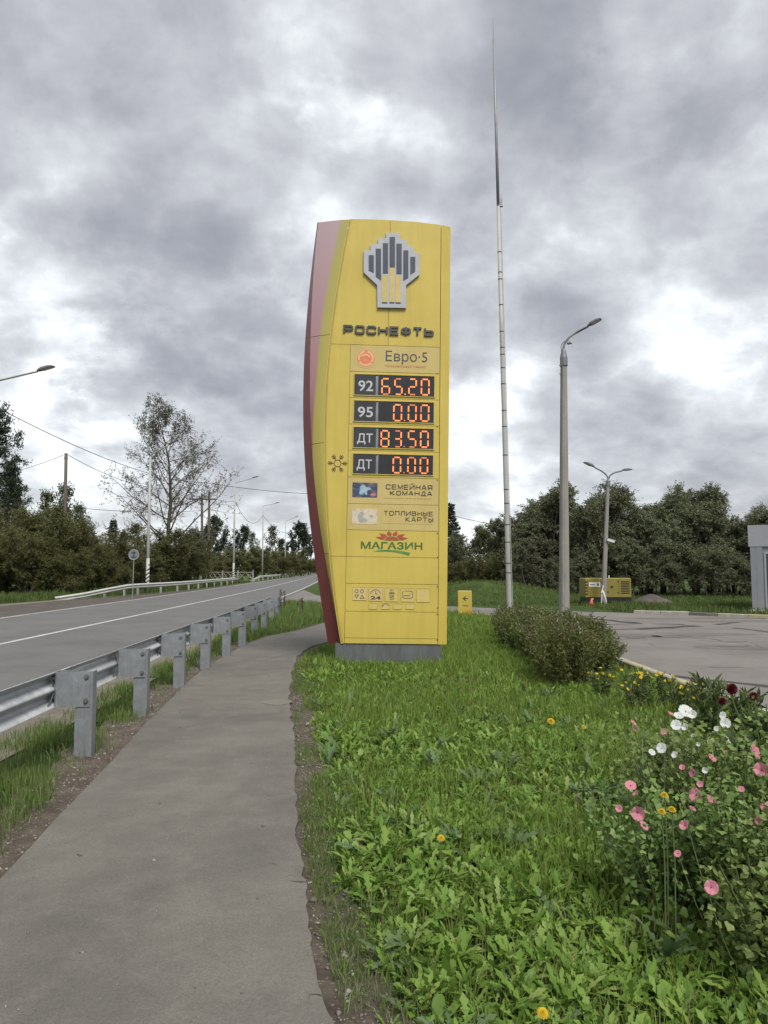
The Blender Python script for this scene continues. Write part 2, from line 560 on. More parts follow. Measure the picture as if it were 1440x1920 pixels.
# worn round repair, a few stains and a hairline crack on the footpath
M_walk2 = asphalt('footpath_repair', (0.13, 0.119, 0.102), (0.105, 0.097, 0.085), (0.15, 0.136, 0.116), 0.4)
M_crackw = paint('path_crack', (0.035, 0.03, 0.026), (0.06, 0.05, 0.042), 6, 0.95)
def path_blob(px, py, rx, ry, seed, mat, name, z):
    g = G(px, py); r = np.random.default_rng(seed); n = 36; mb = MB()
    rad = 1 + 0.16 * np.interp(np.arange(n), np.arange(0, n + 1, 4), np.r_[r.normal(0, 1, 9), 0]) + r.normal(0, 0.03, n)
    rad = (rad + np.roll(rad, 1) + np.roll(rad, -1)) / 3
    mb.add([(g.x + rx * k * math.cos(t_), g.y + ry * k * math.sin(t_), z) for t_, k in zip(np.linspace(0, 2 * math.pi, n, endpoint=False), rad)], [tuple(range(n))])
    mb.build(name, mat, footpath)
path_blob(520, 1322, .17, .20, 1, M_walk2, 'repair_patch', WT + .003)
def path_crack(px, w, seed):
    pts = ragged(polyline_world(px, 0.02), 0.006, 6, seed); r = np.random.default_rng(seed); mb = MB(); vs = []
    for i, p in enumerate(pts):
        k = w * (.4 + abs(r.normal(0, .6))) * min(1, i / 3, (len(pts) - 1 - i) / 3 + .05)
        vs += [(p.x - k * .6, p.y - k, WT + .004), (p.x + k * .6, p.y + k, WT + .004)]
    mb.add(vs, [(2 * i, 2 * i + 1, 2 * i + 3, 2 * i + 2) for i in range(len(pts) - 1)])
    mb.build('crack', M_crackw, footpath)
path_crack([(578, 1898), (580, 1884), (598, 1881), (612, 1890)], .003, 1)
path_crack([(537, 1665), (556, 1668), (575, 1667)], .006, 2)
path_crack([(505, 1630), (520, 1637)], .003, 3)

# soil on both sides of the footpath
def offset(pts, w, seed, amp):
    out = []
    q = ragged(pts, amp, 1.2, seed)
    for i, p in enumerate(q):
        a, b = pts[max(0, i - 1)], pts[min(len(pts) - 1, i + 1)]
        t = (b - a).normalized()
        out.append(p + Vector((t.y, -t.x, 0)) * w)
    return out
base_r = polyline_world(WALK_R, 0.12); base_l = polyline_world(WALK_L, 0.12)
struct(sheet('soil_edge', offset(base_r, -0.12, 1, 0.0), offset(base_r, 0.26, 2, 0.05), 0.010, M_soil, False))
struct(sheet('soil_edge', offset(base_l, -0.5, 1, 0.05), offset(base_l, 0.1, 2, 0.0), 0.014, M_soil, False))

# lawn bed under the grass (right of the path)
lawn_l = [Vector((p.x, p.y, 0)) for p in offset(base_r, 0.12, 4, 0.03)]
KERB = [(9.0, -6), (4.75, 2), (4.35, 6), (4.22, 10), (4.15, 13.5), (4.3, 17), (4.45, 21), (4.25, 24), (3.7, 26.3), (2.4, 28.5), (0.2, 31.0), (-3.0, 34.5), (-4.7, 36.8)]
kerb_line = []
for (a, b) in zip(KERB[:-1], KERB[1:]):
    n = max(1, int(math.hypot(b[0] - a[0], b[1] - a[1]) / 0.25))
    kerb_line += [Vector((a[0] + (b[0] - a[0]) * i / n, a[1] + (b[1] - a[1]) * i / n, 0)) for i in range(n)]
kerb_line.append(Vector((*KERB[-1], 0)))
lm = MB()
lp = [p for p in lawn_l if p.y > -6]
loop = [(p.x, p.y, 0.006) for p in lp] + [(p.x - 0.1, p.y, 0.006) for p in reversed(kerb_line)]
me = bpy.data.meshes.new('lawn'); bm = bmesh.new()
f = bm.faces.new([bm.verts.new(v) for v in loop]); bmesh.ops.triangulate(bm, faces=[f])
bmesh.ops.recalc_face_normals(bm, faces=bm.faces); bm.to_mesh(me); bm.free(); me.materials.append(M_turf)
lawn = struct(link('lawn', me))

# forecourt: near edge is the kerb, far edge the second kerb
FAR = [(-6.4, 60), (-4.3, 48), (-1.8, 40), (1.2, 35.0), (4.8, 31.8), (9.0, 28.6), (11.2, 26.9), (13.0, 25.2), (16, 22.5), (30, 14)]
loop = [(p.x + 0.02, p.y, 0.016) for p in kerb_line] + [(-5.7, 37.6, 0.016)] + [(x, y, 0.016) for x, y in FAR] + [(30, -6, 0.016)]
me = bpy.data.meshes.new('forecourt'); bm = bmesh.new()
f = bm.faces.new([bm.verts.new(v) for v in loop]); bmesh.ops.triangulate(bm, faces=[f])
bmesh.ops.recalc_face_normals(bm, faces=bm.faces)
for f in bm.faces:
    if f.normal.z < 0: f.normal_flip()
bm.to_mesh(me); bm.free(); me.materials.append(M_yard)
forecourt = struct(link('forecourt', me))

# cracks and broken patches of the forecourt: thin irregular lips of darker fill
M_tar = paint('tar_fill', (0.092, 0.084, 0.077), (0.12, 0.11, 0.10), 5, 0.8)
M_patch = asphalt('patched_asphalt', (0.115, 0.106, 0.098), (0.098, 0.09, 0.084), (0.14, 0.128, 0.118), 0.3)
def crack(px, w, seed):
    pts = ragged(polyline_world(px, 0.12), 0.05, 1.5, seed)
    r = np.random.default_rng(seed)
    mb = MB(); vs = []
    for i, p in enumerate(pts):
        k = w * 0.6 * (0.35 + abs(r.normal(0, 0.7))) * min(1, i / 4, (len(pts) - 1 - i) / 4 + 0.05)
        vs += [(p.x, p.y - k, 0.021), (p.x, p.y + k, 0.021)]
    mb.add(vs, [(2 * i, 2 * i + 1, 2 * i + 3, 2 * i + 2) for i in range(len(pts) - 1)])
    return mb.build('crack', M_tar, forecourt)
crack([(1140, 1190), (1180, 1194), (1240, 1197), (1330, 1198), (1380, 1208), (1440, 1217)], 0.10, 1)
crack([(1230, 1190), (1300, 1196), (1350, 1194)], 0.06, 2)
crack([(1300, 1201), (1360, 1206), (1400, 1204), (1440, 1220)], 0.07, 3)
crack([(1190, 1160), (1240, 1161)], 0.08, 4)
crack([(1210, 1205), (1220, 1213)], 0.12, 5)
crack([(1270, 1248), (1360, 1253), (1450, 1258)], 0.02, 6)
def blotch(cx, cy, rx, ry, seed, mat=M_patch, z=0.019, name='repair_patch'):
    r = np.random.default_rng(seed)
    n = 40
    a = np.linspace(0, 2 * math.pi, n, endpoint=False)
    rad = 1 + 0.18 * np.interp(np.arange(n), np.arange(0, n + 1, 4), np.r_[r.normal(0, 1, 10), 0]) + r.normal(0, 0.04, n)
    mb = MB()
    mb.add([(cx + rx * k * math.cos(t), cy + ry * k * math.sin(t), z) for t, k in zip(a, rad)], [tuple(range(n))])
    return mb.build(name, mat, forecourt)
for i, (px, py, rx, ry) in enumerate([(1175, 1193, 0.8, 0.5), (1395, 1216, 1.1, 0.5), (1330, 1190, 1.2, 0.5), (1255, 1194, 0.5, 0.25)]):
    g = G(px, py); blotch(g.x, g.y, rx, ry, 20 + i)
g = G(1190, 1197); blotch(g.x, g.y, 0.28, 0.16, 40, M_tar, 0.024, 'pothole')
g = G(1375, 1213); blotch(g.x, g.y, 0.34, 0.12, 41, M_tar, 0.024, 'pothole')
for i, (px, py, rx, ry) in enumerate([(1320, 1160, 2.0, 0.45), (1400, 1166, 1.6, 0.5)]):
    g = G(px, py); blotch(g.x, g.y, rx, ry, 60 + i)

# kerb stones
M_kerb = paint('kerb_concrete', (0.34, 0.32, 0.27), (0.20, 0.185, 0.155), 4, 0.85, bump=0.4)
M_kerb_y = paint('kerb_faded_yellow', (0.36, 0.32, 0.17), (0.25, 0.23, 0.16), 5, 0.85, bump=0.4)
M_kerb_d = paint('kerb_faded_black', (0.07, 0.066, 0.06), (0.15, 0.14, 0.12), 6, 0.85, bump=0.4)
def kerb_run(line, mats, height, wid, lenm=1.0, seed=0):
    r = np.random.default_rng(seed)
    pts = line
    s = np.cumsum([0] + [(b - a).length for a, b in zip(pts[:-1], pts[1:])])
    xs = [p.x for p in pts]; ys = [p.y for p in pts]
    data = {}
    for m in set(mats):
        mb = MB(); mb.cbox(0.006, lenm - 0.006, -wid / 2, wid / 2, -0.05, height, 0.018)
        o = mb.build('kerb_stone', m, forecourt); data[m] = [o, False]
    k = 0
    t = 0.0
    while t + lenm < s[-1]:
        x0, y0 = np.interp(t, s, xs), np.interp(t, s, ys)
        x1, y1 = np.interp(t + lenm, s, xs), np.interp(t + lenm, s, ys)
        o, used = data[mats[k % len(mats)]]
        if used:
            o = o.copy(); COL.objects.link(o); o.parent = forecourt
        data[mats[k % len(mats)]][1] = True
        o.location = (x0, y0, 0.01 + r.normal(0, 0.006))
        o.rotation_euler = (r.normal(0, 0.02), r.normal(0, 0.006), math.atan2(y1 - y0, x1 - x0) + r.normal(0, 0.008))
        t += lenm; k += 1
kerb_run([p for p in kerb_line if 1 < p.y], [M_kerb, M_kerb_y, M_kerb, M_kerb, M_kerb_y], 0.085, 0.15, 1.0, 1)
far_pts = []
for (a, b) in zip(FAR[3:-1], FAR[4:]):
    n = max(1, int(math.hypot(b[0] - a[0], b[1] - a[1]) / 0.25))
    far_pts += [Vector((a[0] + (b[0] - a[0]) * i / n, a[1] + (b[1] - a[1]) * i / n, 0)) for i in range(n)]
kerb_run([p for p in far_pts if p.x > 9.2], [M_kerb, M_kerb, M_kerb_d, M_kerb, M_kerb_y, M_kerb_d, M_kerb], 0.12, 0.16, 1.0, 2)

# ------------------------------------------------------------------ guardrails
t = NT('galvanised_steel')
n = t.noise(9, 6, 0.7, 0.5)
c = t.ramp(n, [(0.3, (0.30, 0.315, 0.325)), (0.55, (0.40, 0.415, 0.425)), (0.75, (0.50, 0.515, 0.52))])
t.col(c); t.set(0.42, 0.3)
t.l(t.ramp(n, [(0.3, (0.42,) * 3), (0.7, (0.62,) * 3)]), t.b.inputs['Roughness'])
M_galv = t.m
t = NT('weathered_zinc')
n = t.noise(7, 7, 0.7, 0.6)
c = t.ramp(n, [(0.3, (0.145, 0.16, 0.172)), (0.55, (0.20, 0.215, 0.228)), (0.75, (0.275, 0.29, 0.30))])
st = t.noise(5, 5, 0.6, 0.1, (3, 3, 0.35))
c = t.mix(t.math('MULTIPLY', t.ramp(st, [(0.5, (0, 0, 0)), (0.8, (1, 1, 1))]), 0.5), c, (0.16, 0.13, 0.10))
t.col(c); t.set(0.58, 0.3)
M_zinc = t.m
M_galv_w = paint('pale_galvanised', (0.50, 0.50, 0.46), (0.38, 0.38, 0.35), 3, 0.5, 0.25)
M_bolt = paint('bolt_steel', (0.20, 0.20, 0.20), None, 8, 0.5, 0.7)

BEAM_H = 0.31
def w_profile():
    """W beam cross-section, local: x across (towards road is -), z up"""
    h, d = BEAM_H / 2, 0.083
    return [(-d * (0.5 - 0.5 * math.cos(4 * math.pi * s_)), h - BEAM_H * s_) for s_ in np.linspace(0, 1, 25)]
def beam_mesh(pts, side=1, flat=False):
    """sweep the W along pts (centre line); side=+1: open (post) side faces +normal"""
    prof = w_profile(); th = 0.004
    mb = MB(); n = len(prof)
    rings = []
    for i, p in enumerate(pts):
        a, b = pts[max(0, i - 1)], pts[min(len(pts) - 1, i + 1)]
        tt = (b - a); tt.z = 0; tt.normalize()
        nx = Vector((tt.y, -tt.x, 0)) * side
        rings.append([p + nx * x + Vector((0, 0, z)) for x, z in prof] + [p + nx * (x - th) + Vector((0, 0, z * 0.985)) for x, z in prof])
    vs = [v for r_ in rings for v in r_]; fs = []
    for i in range(len(pts) - 1):
        for k in range(n - 1):
            a = i * 2 * n + k; b = (i + 1) * 2 * n + k
            fs.append((a, a + 1, b + 1, b)); fs.append((a + n, b + n, b + n + 1, a + n + 1))
        for k in (0, n - 1):
            a = i * 2 * n + k; b = (i + 1) * 2 * n + k
            fs.append((a, b, b + n, a + n))
    for i in (0, len(pts) - 1):
        o = i * 2 * n
        for k in range(n - 1): fs.append((o + k, o + k + n, o + k + 1 + n, o + k + 1))
    mb.add(vs, fs)
    return mb

POST_PX = [(158, 1419), (264, 1343.5), (336, 1290), (385, 1256), (424.5, 1232), (454, 1213), (477, 1195), (490, 1183), (514, 1170), (524, 1163)]
P0 = [G(x, y) for x, y in POST_PX[:7]]
dirv = (P0[6] - P0[0]); spacing = dirv.length / 6; dirv.normalize()
posts = [P0[0] + dirv * (spacing * k) for k in range(-3, 10)]
for k in range(7): posts[3 + k] = P0[k].copy()
nrm = Vector((dirv.y, -dirv.x, 0))            # towards the footpath
guard = empty('guardrail', posts[0])
tag(guard, 'galvanised steel crash barrier with open-backed posts between footpath and road', 'guardrail')
PH = 0.755
rzg = math.atan2(dirv.y, dirv.x) - math.pi / 2
def frame_obj(o, p):
    o.parent = guard
    o.matrix_parent_inverse = Matrix.Identity(4)
    o.location = p - Vector(posts[0])
    o.rotation_euler = (0, 0, rzg)
# local frame: x = towards footpath, y = along the rail
pm = MB()
poly = [(-0.06, -0.07), (0.06, -0.07), (0.06, -0.045), (0.055, -0.045), (0.055, -0.065), (-0.055, -0.065), (-0.055, 0.065), (0.055, 0.065), (0.055, 0.045), (0.06, 0.045), (0.06, 0.07), (-0.06, 0.07)]
# channel: web faces the camera (-y), flanges run along x
poly = [(-0.075, -0.05), (0.075, -0.05), (0.075, 0.05), (0.069, 0.05), (0.069, -0.044), (-0.069, -0.044), (-0.069, 0.05), (-0.075, 0.05)]
nP = len(poly)
pm.add([(x, y, -0.3) for x, y in poly] + [(x, y, PH) for x, y in poly], [tuple(range(nP, 2 * nP))] + [(i, (i + 1) % nP, nP + (i + 1) % nP, nP + i) for i in range(nP)])
pm.box(-0.0755, -0.0690, -0.0505, 0.0505, PH - 0.001, PH + 0.001)
post_me = pm.build('post', M_zinc, guard)
# spacer: bent plate bracket from post to beam
sb = MB()
arc = [(-0.055, -0.060), (-0.09, -0.066), (-0.16, -0.068), (-0.24, -0.066), (-0.255, -0.055), (-0.255, 0.055), (-0.24, 0.066), (-0.16, 0.068), (-0.09, 0.066), (-0.055, 0.060)]
inn = [(x * 0.99 + 0.002, y * 0.93) for x, y in arc]
nA = len(arc)
z0, z1 = PH - 0.315, PH - 0.005
vs = [(x, y, z) for z in (z0, z1) for x, y in arc] + [(x, y, z) for z in (z0, z1) for x, y in inn]
fs = []
for i in range(nA - 1):
    fs.append((i, i + 1, nA + i + 1, nA + i)); fs.append((2 * nA + i + 1, 2 * nA + i, 3 * nA + i, 3 * nA + i + 1))
    fs.append((nA + i, nA + i + 1, 3 * nA + i + 1, 3 * nA + i)); fs.append((i + 1, i, 2 * nA + i, 2 * nA + i + 1))
sb.add(vs, fs)
sb.box(-0.060, 0.050, -0.060, -0.0505, z0 + 0.004, z1 - 0.004)
spacer_me = sb.build('spacer_bracket', M_zinc, guard)
bolt_src = []
for (bx, bz) in ((0.02, PH - 0.05), (0.02, PH - 0.26)):
    bb = MB()
    bb.tube([(bx, -0.0604, bz), (bx, -0.0645, bz), (bx, -0.0646, bz), (bx, -0.078, bz)], [0.024, 0.024, 0.015, 0.014], 10)
    bolt_src.append(bb.build('bolt', M_bolt, guard))
# dark diagonal clips between beam and bracket
clip_src = []
for s_ in (1, -1):
    cb = MB()
    cb.tube([(-0.267, -0.05, PH - 0.16 + s_ * 0.03), (-0.272, -0.13, PH - 0.16 + s_ * 0.12), (-0.282, -0.15, PH - 0.16 + s_ * 0.14)], 0.008, 5)
    clip_src.append(cb.build('beam_clip', M_bolt, guard))
rng_g = np.random.default_rng(2)
for i, p in enumerate(posts):
    for src in (post_me, spacer_me, *bolt_src, *clip_src):
        o = src if i == 0 else src.copy()
        if i: COL.objects.link(o)
        frame_obj(o, p)
        if src is post_me: o.location.z += rng_g.normal(0, 0.006); o.rotation_euler.x = rng_g.normal(0, 0.006)
bp = [p - nrm * 0.262 + Vector((0, 0, PH - 0.16)) for p in posts]
bp = [bp[0] - dirv * 3] + bp
end = bp[-1]
for a in range(0, len(bp) - 1, 2):          # one beam sheet spans two bays, lapped at the posts
    seg = bp[a:a + 3]
    if len(seg) < 2: break
    lap = Vector(nrm) * (0.004 if (a // 2) % 2 else 0.0)
    seg = [p + lap - Vector(posts[0]) for p in seg]
    seg[-1] = seg[-1] + dirv * 0.3
    beam_mesh(seg, 1).build('beam', M_galv, guard, True)
    q = seg[0]
    for dz in (-0.11, -0.06, 0.06, 0.11):
        for dy in (0.04, 0.2):
            c0 = q + dirv * dy + nrm * (-0.055) + Vector((0, 0, dz))
            sp = MB(); sp.tube([c0, c0 + nrm * 0.06], 0.013, 6); sp.build('splice_bolt', M_bolt, guard)

def far_rail(pts3, label, zs, post_every):
    g = empty('guardrail', (pts3[0].x, pts3[0].y, 0))
    tag(g, label, 'guardrail')
    o = Vector((pts3[0].x, pts3[0].y, 0))
    P = [Vector((p.x, p.y, z)) - o for p, z in zip(pts3, zs)]
    for i in range(0, len(P) - 1):
        seg = [P[i], P[i + 1]]
        beam_mesh(seg, -1).build('beam', M_galv_w, g)
    for i, p in enumerate(P):
        if p.z < 0.25 or i == 0 or i == len(P) - 1: continue
        tt = (P[i + 1] - P[i - 1]); tt.z = 0; tt.normalize()
        M = Matrix.Translation(Vector((p.x, p.y, 0)) + Vector((-tt.y, tt.x, 0)) * 0.17) @ Matrix.Rotation(math.atan2(tt.y, tt.x), 4, 'Z')
        q = MB(); q.box(-0.05, 0.05, -0.06, 0.06, -0.2, p.z + 0.1, M); q.box(-0.04, 0.04, -0.16, -0.06, p.z - 0.13, p.z + 0.13, M)
        q.build('post', M_galv_w, g)
def rail_pts(spec):
    return [Vector((x, y, 0)) for x, y in spec]
R1 = [(-17.9, 40.8), (-17.0, 42.5), (-16.4, 44.5), (-16.1, 47), (-15.9, 49)] + [(road_x(d, -5.7) + (0.25 if d > 55 else 0), d) for d in range(53, 89, 4)] + [(road_x(91, -6.0), 91), (road_x(95, -6.4), 95)]
Z1 = [0.02, 0.20, 0.42, 0.58, 0.60] + [0.6] * 9 + [0.45, 0.12]
far_rail(rail_pts(R1), 'pale steel crash barrier with sloping ends across the road from the footpath', Z1, 4)
R2 = [(road_x(101, -5.6), 101), (road_x(105, -5.3), 105), (road_x(110, -5.2), 110)] + [(road_x(d, -5.2), d) for d in range(116, 190, 8)]
far_rail(rail_pts(R2), 'second pale crash barrier starting beyond the gap, far along the road', [0.05, 0.35, 0.6] + [0.6] * (len(R2) - 3), 8)
# ------------------------------------------------------------------ price sign
def weathered_yellow(name, a, b, streak=0.35):
    t = NT(name)
    n = t.noise(1.2, 6, 0.6, 0.3)
    c = t.ramp(n, [(0.3, b), (0.7, a)])
    st = t.noise(3.0, 5, 0.6, 0.1, (2.2, 1, 0.22))
    c = t.mix(t.math('MULTIPLY', t.ramp(st, [(0.45, (0, 0, 0)), (0.8, (1, 1, 1))]), streak), c, tuple(x * 0.62 for x in b))
    sp = t.noise(40, 3, 0.6)
    c = t.mix(t.math('MULTIPLY', t.math('GREATER_THAN', sp, 0.70), 0.25), c, (0.25, 0.17, 0.05))
    t.col(c); t.set(0.30, 0, 0.5)
    t.bump(t.noise(1.6, 3, 0.5), 0.18, 0.03)
    MATS[name] = t.m
    return t.m
M_yel = weathered_yellow('sign_yellow', (0.475, 0.37, 0.075), (0.42, 0.322, 0.062), 0.3)
M_yel2 = weathered_yellow('sign_panel_yellow', (0.475, 0.375, 0.080), (0.435, 0.338, 0.068), 0.25)
M_cream = weathered_yellow('faded_print_yellow', (0.46, 0.365, 0.14), (0.41, 0.315, 0.11), 0.25)
M_seam = paint('seam_dark', (0.16, 0.10, 0.02), (0.09, 0.06, 0.02), 5, 0.9)
M_dkred = paint('sign_red_edge', (0.145, 0.034, 0.028), (0.115, 0.027, 0.025), 1.5, 0.4)
M_grey_plinth = paint('plinth_grey', (0.10, 0.112, 0.115), (0.062, 0.064, 0.060), 3, 0.75, bump=0.3, stretch=(2, 2, 0.5))
M_silver = paint('emblem_pale_grey', (0.33, 0.345, 0.375), (0.28, 0.292, 0.322), 4, 0.5)
M_navy = paint('emblem_slate', (0.030, 0.037, 0.062), (0.024, 0.03, 0.05), 6, 0.45)
M_gold = paint('emblem_gold', (0.46, 0.35, 0.11), (0.38, 0.29, 0.09), 6, 0.5)
M_letter = paint('letter_charcoal', (0.048, 0.050, 0.052), (0.03, 0.03, 0.033), 6, 0.5)
M_print = paint('print_brown_black', (0.045, 0.030, 0.014), (0.03, 0.02, 0.01), 6, 0.6)
M_fade = paint('print_faded', (0.40, 0.28, 0.09), (0.32, 0.22, 0.08), 6, 0.6)
M_fadedred = paint('print_faded_red', (0.42, 0.15, 0.055), (0.34, 0.11, 0.04), 6, 0.6)
M_black = paint('display_black', (0.020, 0.021, 0.023), (0.012, 0.012, 0.013), 3, 0.3, spec=0.5)
M_black2 = paint('display_label_black', (0.030, 0.032, 0.036), (0.02, 0.02, 0.024), 3, 0.35, spec=0.5)
M_strip = paint('display_divider_grey', (0.22, 0.23, 0.25), (0.10, 0.105, 0.115), 9, 0.45, stretch=(1, 1, 0.3))
M_lblgrey = paint('label_pale_grey', (0.42, 0.42, 0.43), (0.36, 0.36, 0.37), 6, 0.5)
def emis(name, c, s):
    t = NT(name)
    t.col((0.3, 0.06, 0.02)); t.set(0.5)
    nz = t.noise(30, 2, 0.5)
    t.l(t.ramp(nz, [(0.35, tuple(x * 0.72 for x in c)), (0.6, c)]), t.b.inputs['Emission Color'])
    t.b.inputs['Emission Strength'].default_value = s
    MATS[name] = t.m
    return t.m
M_led = emis('led_orange', (1.0, 0.30, 0.08), 0.46)
M_led_dim = emis('led_dim', (0.65, 0.22, 0.10), 0.28)
M_green = paint('shop_green', (0.035, 0.13, 0.022), (0.025, 0.095, 0.016), 6, 0.5)
M_green2 = paint('shop_light_green', (0.08, 0.27, 0.06), (0.03, 0.13, 0.03), 2.2, 0.5)
M_sunred = paint('shop_red', (0.36, 0.075, 0.03), (0.26, 0.05, 0.025), 6, 0.5)

# wing: red that turns pink high up, sprayed into yellow
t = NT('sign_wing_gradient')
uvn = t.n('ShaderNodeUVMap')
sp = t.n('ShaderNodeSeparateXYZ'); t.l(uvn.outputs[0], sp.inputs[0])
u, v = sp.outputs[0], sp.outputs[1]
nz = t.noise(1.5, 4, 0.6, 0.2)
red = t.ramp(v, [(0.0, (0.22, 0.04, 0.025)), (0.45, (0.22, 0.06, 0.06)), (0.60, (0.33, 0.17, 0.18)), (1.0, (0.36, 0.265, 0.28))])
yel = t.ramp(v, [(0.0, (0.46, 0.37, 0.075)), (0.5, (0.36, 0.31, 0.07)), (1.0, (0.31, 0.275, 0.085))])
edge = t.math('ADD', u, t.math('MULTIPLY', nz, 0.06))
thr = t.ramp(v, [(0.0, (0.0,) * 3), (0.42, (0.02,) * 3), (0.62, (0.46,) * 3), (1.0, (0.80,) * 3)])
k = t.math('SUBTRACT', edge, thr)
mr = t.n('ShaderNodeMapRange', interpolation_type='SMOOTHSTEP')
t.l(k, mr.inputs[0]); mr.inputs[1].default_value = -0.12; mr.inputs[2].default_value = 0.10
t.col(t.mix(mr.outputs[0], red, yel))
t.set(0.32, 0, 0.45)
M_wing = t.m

SB = at(738, 1241, 13.2)
SB.z = 0.0
SR = Matrix.Rotation(R(3.0), 3, 'Z') @ Matrix.Rotation(R(0.95), 3, 'Y')
SRi = SR.transposed()
sign = empty('price_sign', SB)
sign.rotation_euler = SR.to_euler()
tag(sign, 'tall yellow petrol station price sign with red curved wing, standing on the lawn', 'price sign')
def S(px, py, y=0.0):
    """point of the sign's own front plane (moved back by y) seen there: local x, z"""
    n = SR @ Vector((0, -1, 0))
    p0 = SB + SR @ Vector((0, y, 0))
    d = ray(px, py); o = Vector((0, 0, EYE))
    q = SRi @ (o + d * ((p0 - o).dot(n) / d.dot(n)) - SB)
    return (q.x, q.z)
def C1(x, y): return S(560 + x * 0.208333, 400 + y * 0.208333)
def C2(x, y): return S(560 + x * 0.208333, 640 + y * 0.208333)
def C3(x, y): return S(560 + x * 0.208333, 880 + y * 0.208333)
def C7(x, y): return S(650 + x * 0.138889, 1040 + y * 0.138889)

seam_px = [(658, 411.5), (645, 480), (632, 560), (621.5, 631), (615, 720), (611.5, 800), (612, 880), (615, 960), (621.5, 1045), (631, 1130), (643, 1207)]
inner_px = [(597, 417), (590, 480), (585.5, 560), (582, 631), (581, 700), (582.5, 775), (587.5, 890), (597, 970), (611, 1045), (624, 1130), (639.5, 1207)]
outer_px = [(595, 417), (587, 480), (578.5, 560), (572.5, 631), (569.5, 700), (568.5, 775), (573, 890), (580, 970), (590, 1045), (601, 1120), (615, 1206.5)]
def resample(px, y, n=40):
    P = [S(a, b, y) for a, b in px]
    z = np.array([p[1] for p in P]); x = np.array([p[0] for p in P])
    o = np.argsort(z); z = z[o]; x = x[o]
    zz = np.linspace(z[0], z[-1], n)
    # smooth by a low-degree polynomial fit
    k = np.polyfit(z, x, 5)
    return list(zip(np.polyval(k, zz), zz))
YW, YE = 0.16, 0.34                       # set-back of wing edge and of its rear edge
seam = resample(seam_px, 0.0); inn = resample(inner_px, YW); out = resample(outer_px, YE)
seam_x = lambda z: float(np.interp(z, [p[1] for p in seam], [p[0] for p in seam]))
n = len(seam)
zb = S(738, 1207.5)[1]
# wing face (seam -> inner edge) with rolled profile, 3 steps
wv = []; uvs = []
K = 6
for i in range(n):
    for j in range(K + 1):
        s_ = j / K
        x = inn[i][0] + (seam[i][0] - 0.035 - inn[i][0]) * s_
        y = YW * (1 - s_) ** 1.4
        z = inn[i][1] + (seam[i][1] - inn[i][1]) * s_
        wv.append((x, y, z)); uvs.append((s_, i / (n - 1)))
wf = []
for i in range(n - 1):
    for j in range(K):
        a = i * (K + 1) + j
        wf.append((a, a + 1, a + K + 2, a + K + 1))
# split into the three pressed sheets of the wing at its two seams
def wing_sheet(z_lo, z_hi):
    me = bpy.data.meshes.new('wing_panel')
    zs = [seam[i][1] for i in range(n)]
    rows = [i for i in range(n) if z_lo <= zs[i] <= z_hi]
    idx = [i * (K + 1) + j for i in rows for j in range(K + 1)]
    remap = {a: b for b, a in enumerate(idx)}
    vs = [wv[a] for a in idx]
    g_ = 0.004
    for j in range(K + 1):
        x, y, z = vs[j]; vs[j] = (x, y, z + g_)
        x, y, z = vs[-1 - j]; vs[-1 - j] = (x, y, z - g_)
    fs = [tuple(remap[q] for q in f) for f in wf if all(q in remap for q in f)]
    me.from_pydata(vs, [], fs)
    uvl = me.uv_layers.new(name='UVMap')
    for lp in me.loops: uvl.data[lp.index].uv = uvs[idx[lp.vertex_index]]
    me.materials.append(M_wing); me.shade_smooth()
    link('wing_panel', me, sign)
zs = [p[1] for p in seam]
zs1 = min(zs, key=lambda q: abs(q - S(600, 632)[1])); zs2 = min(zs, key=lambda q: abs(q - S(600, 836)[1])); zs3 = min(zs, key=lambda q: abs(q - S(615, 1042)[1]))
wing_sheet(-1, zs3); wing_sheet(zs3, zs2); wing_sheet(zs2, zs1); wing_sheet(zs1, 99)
# red rear edge
mb = MB(); vs = []
for i in range(n):
    vs += [(out[i][0], YE, out[i][1]), (inn[i][0] - 0.001, YW + 0.001, inn[i][1])]
mb.add(vs, [(2 * i, 2 * i + 1, 2 * i + 3, 2 * i + 2) for i in range(n - 1)])
mb.build('wing_edge', M_dkred, sign, True)
# carcass behind everything (dark, shows in the joints)
xr0 = S(822, 1100)[0]; xr1 = S(838, 1100)[0] + 0.012
top_px = [(658, 412), (700, 411.5), (730, 412.5), (780, 416), (826, 421.5)]
top = [S(*p) for p in top_px]
car = [(seam[i][0] - 0.02, seam[i][1]) for i in range(n)]
poly = [(x, z) for x, z in car[:-1]] + [(top[0][0], top[0][1] - 0.006)] + [(x, z - 0.006) for x, z in top[1:]] + [(xr0 + 0.01, zb + 0.006)]
mb = MB(); mb.prism(poly, 0.012, 0.42); mb.build('carcass', M_seam, sign)
# back sheet of the wing, closing the body
mb = MB(); vs = []
for i in range(n):
    vs += [(out[i][0], YE + 0.001, out[i][1]), (seam[i][0], 0.419, seam[i][1])]
mb.add(vs, [(2 * i, 2 * i + 2, 2 * i + 3, 2 * i + 1) for i in range(n - 1)])
mb.build('back_sheet', M_dkred, sign)
mb = MB()
mb.add([(out[-1][0], YE, out[-1][1]), (inn[-1][0], YW, inn[-1][1]), (seam[-1][0], 0.0, seam[-1][1]), (top[1][0], 0.0, top[1][1]), (top[1][0], 0.41, top[1][1] - 0.01)], [(0, 1, 2, 3, 4)])
mb.build('top_sheet', M_seam, sign)
mb = MB()
mb.add([(out[0][0], YE, out[0][1]), (inn[0][0], YW, inn[0][1]), (seam[0][0], 0.0, seam[0][1]), (seam[0][0], 0.41, seam[0][1])], [(0, 3, 2, 1)])
mb.build('wing_foot', M_dkred, sign)
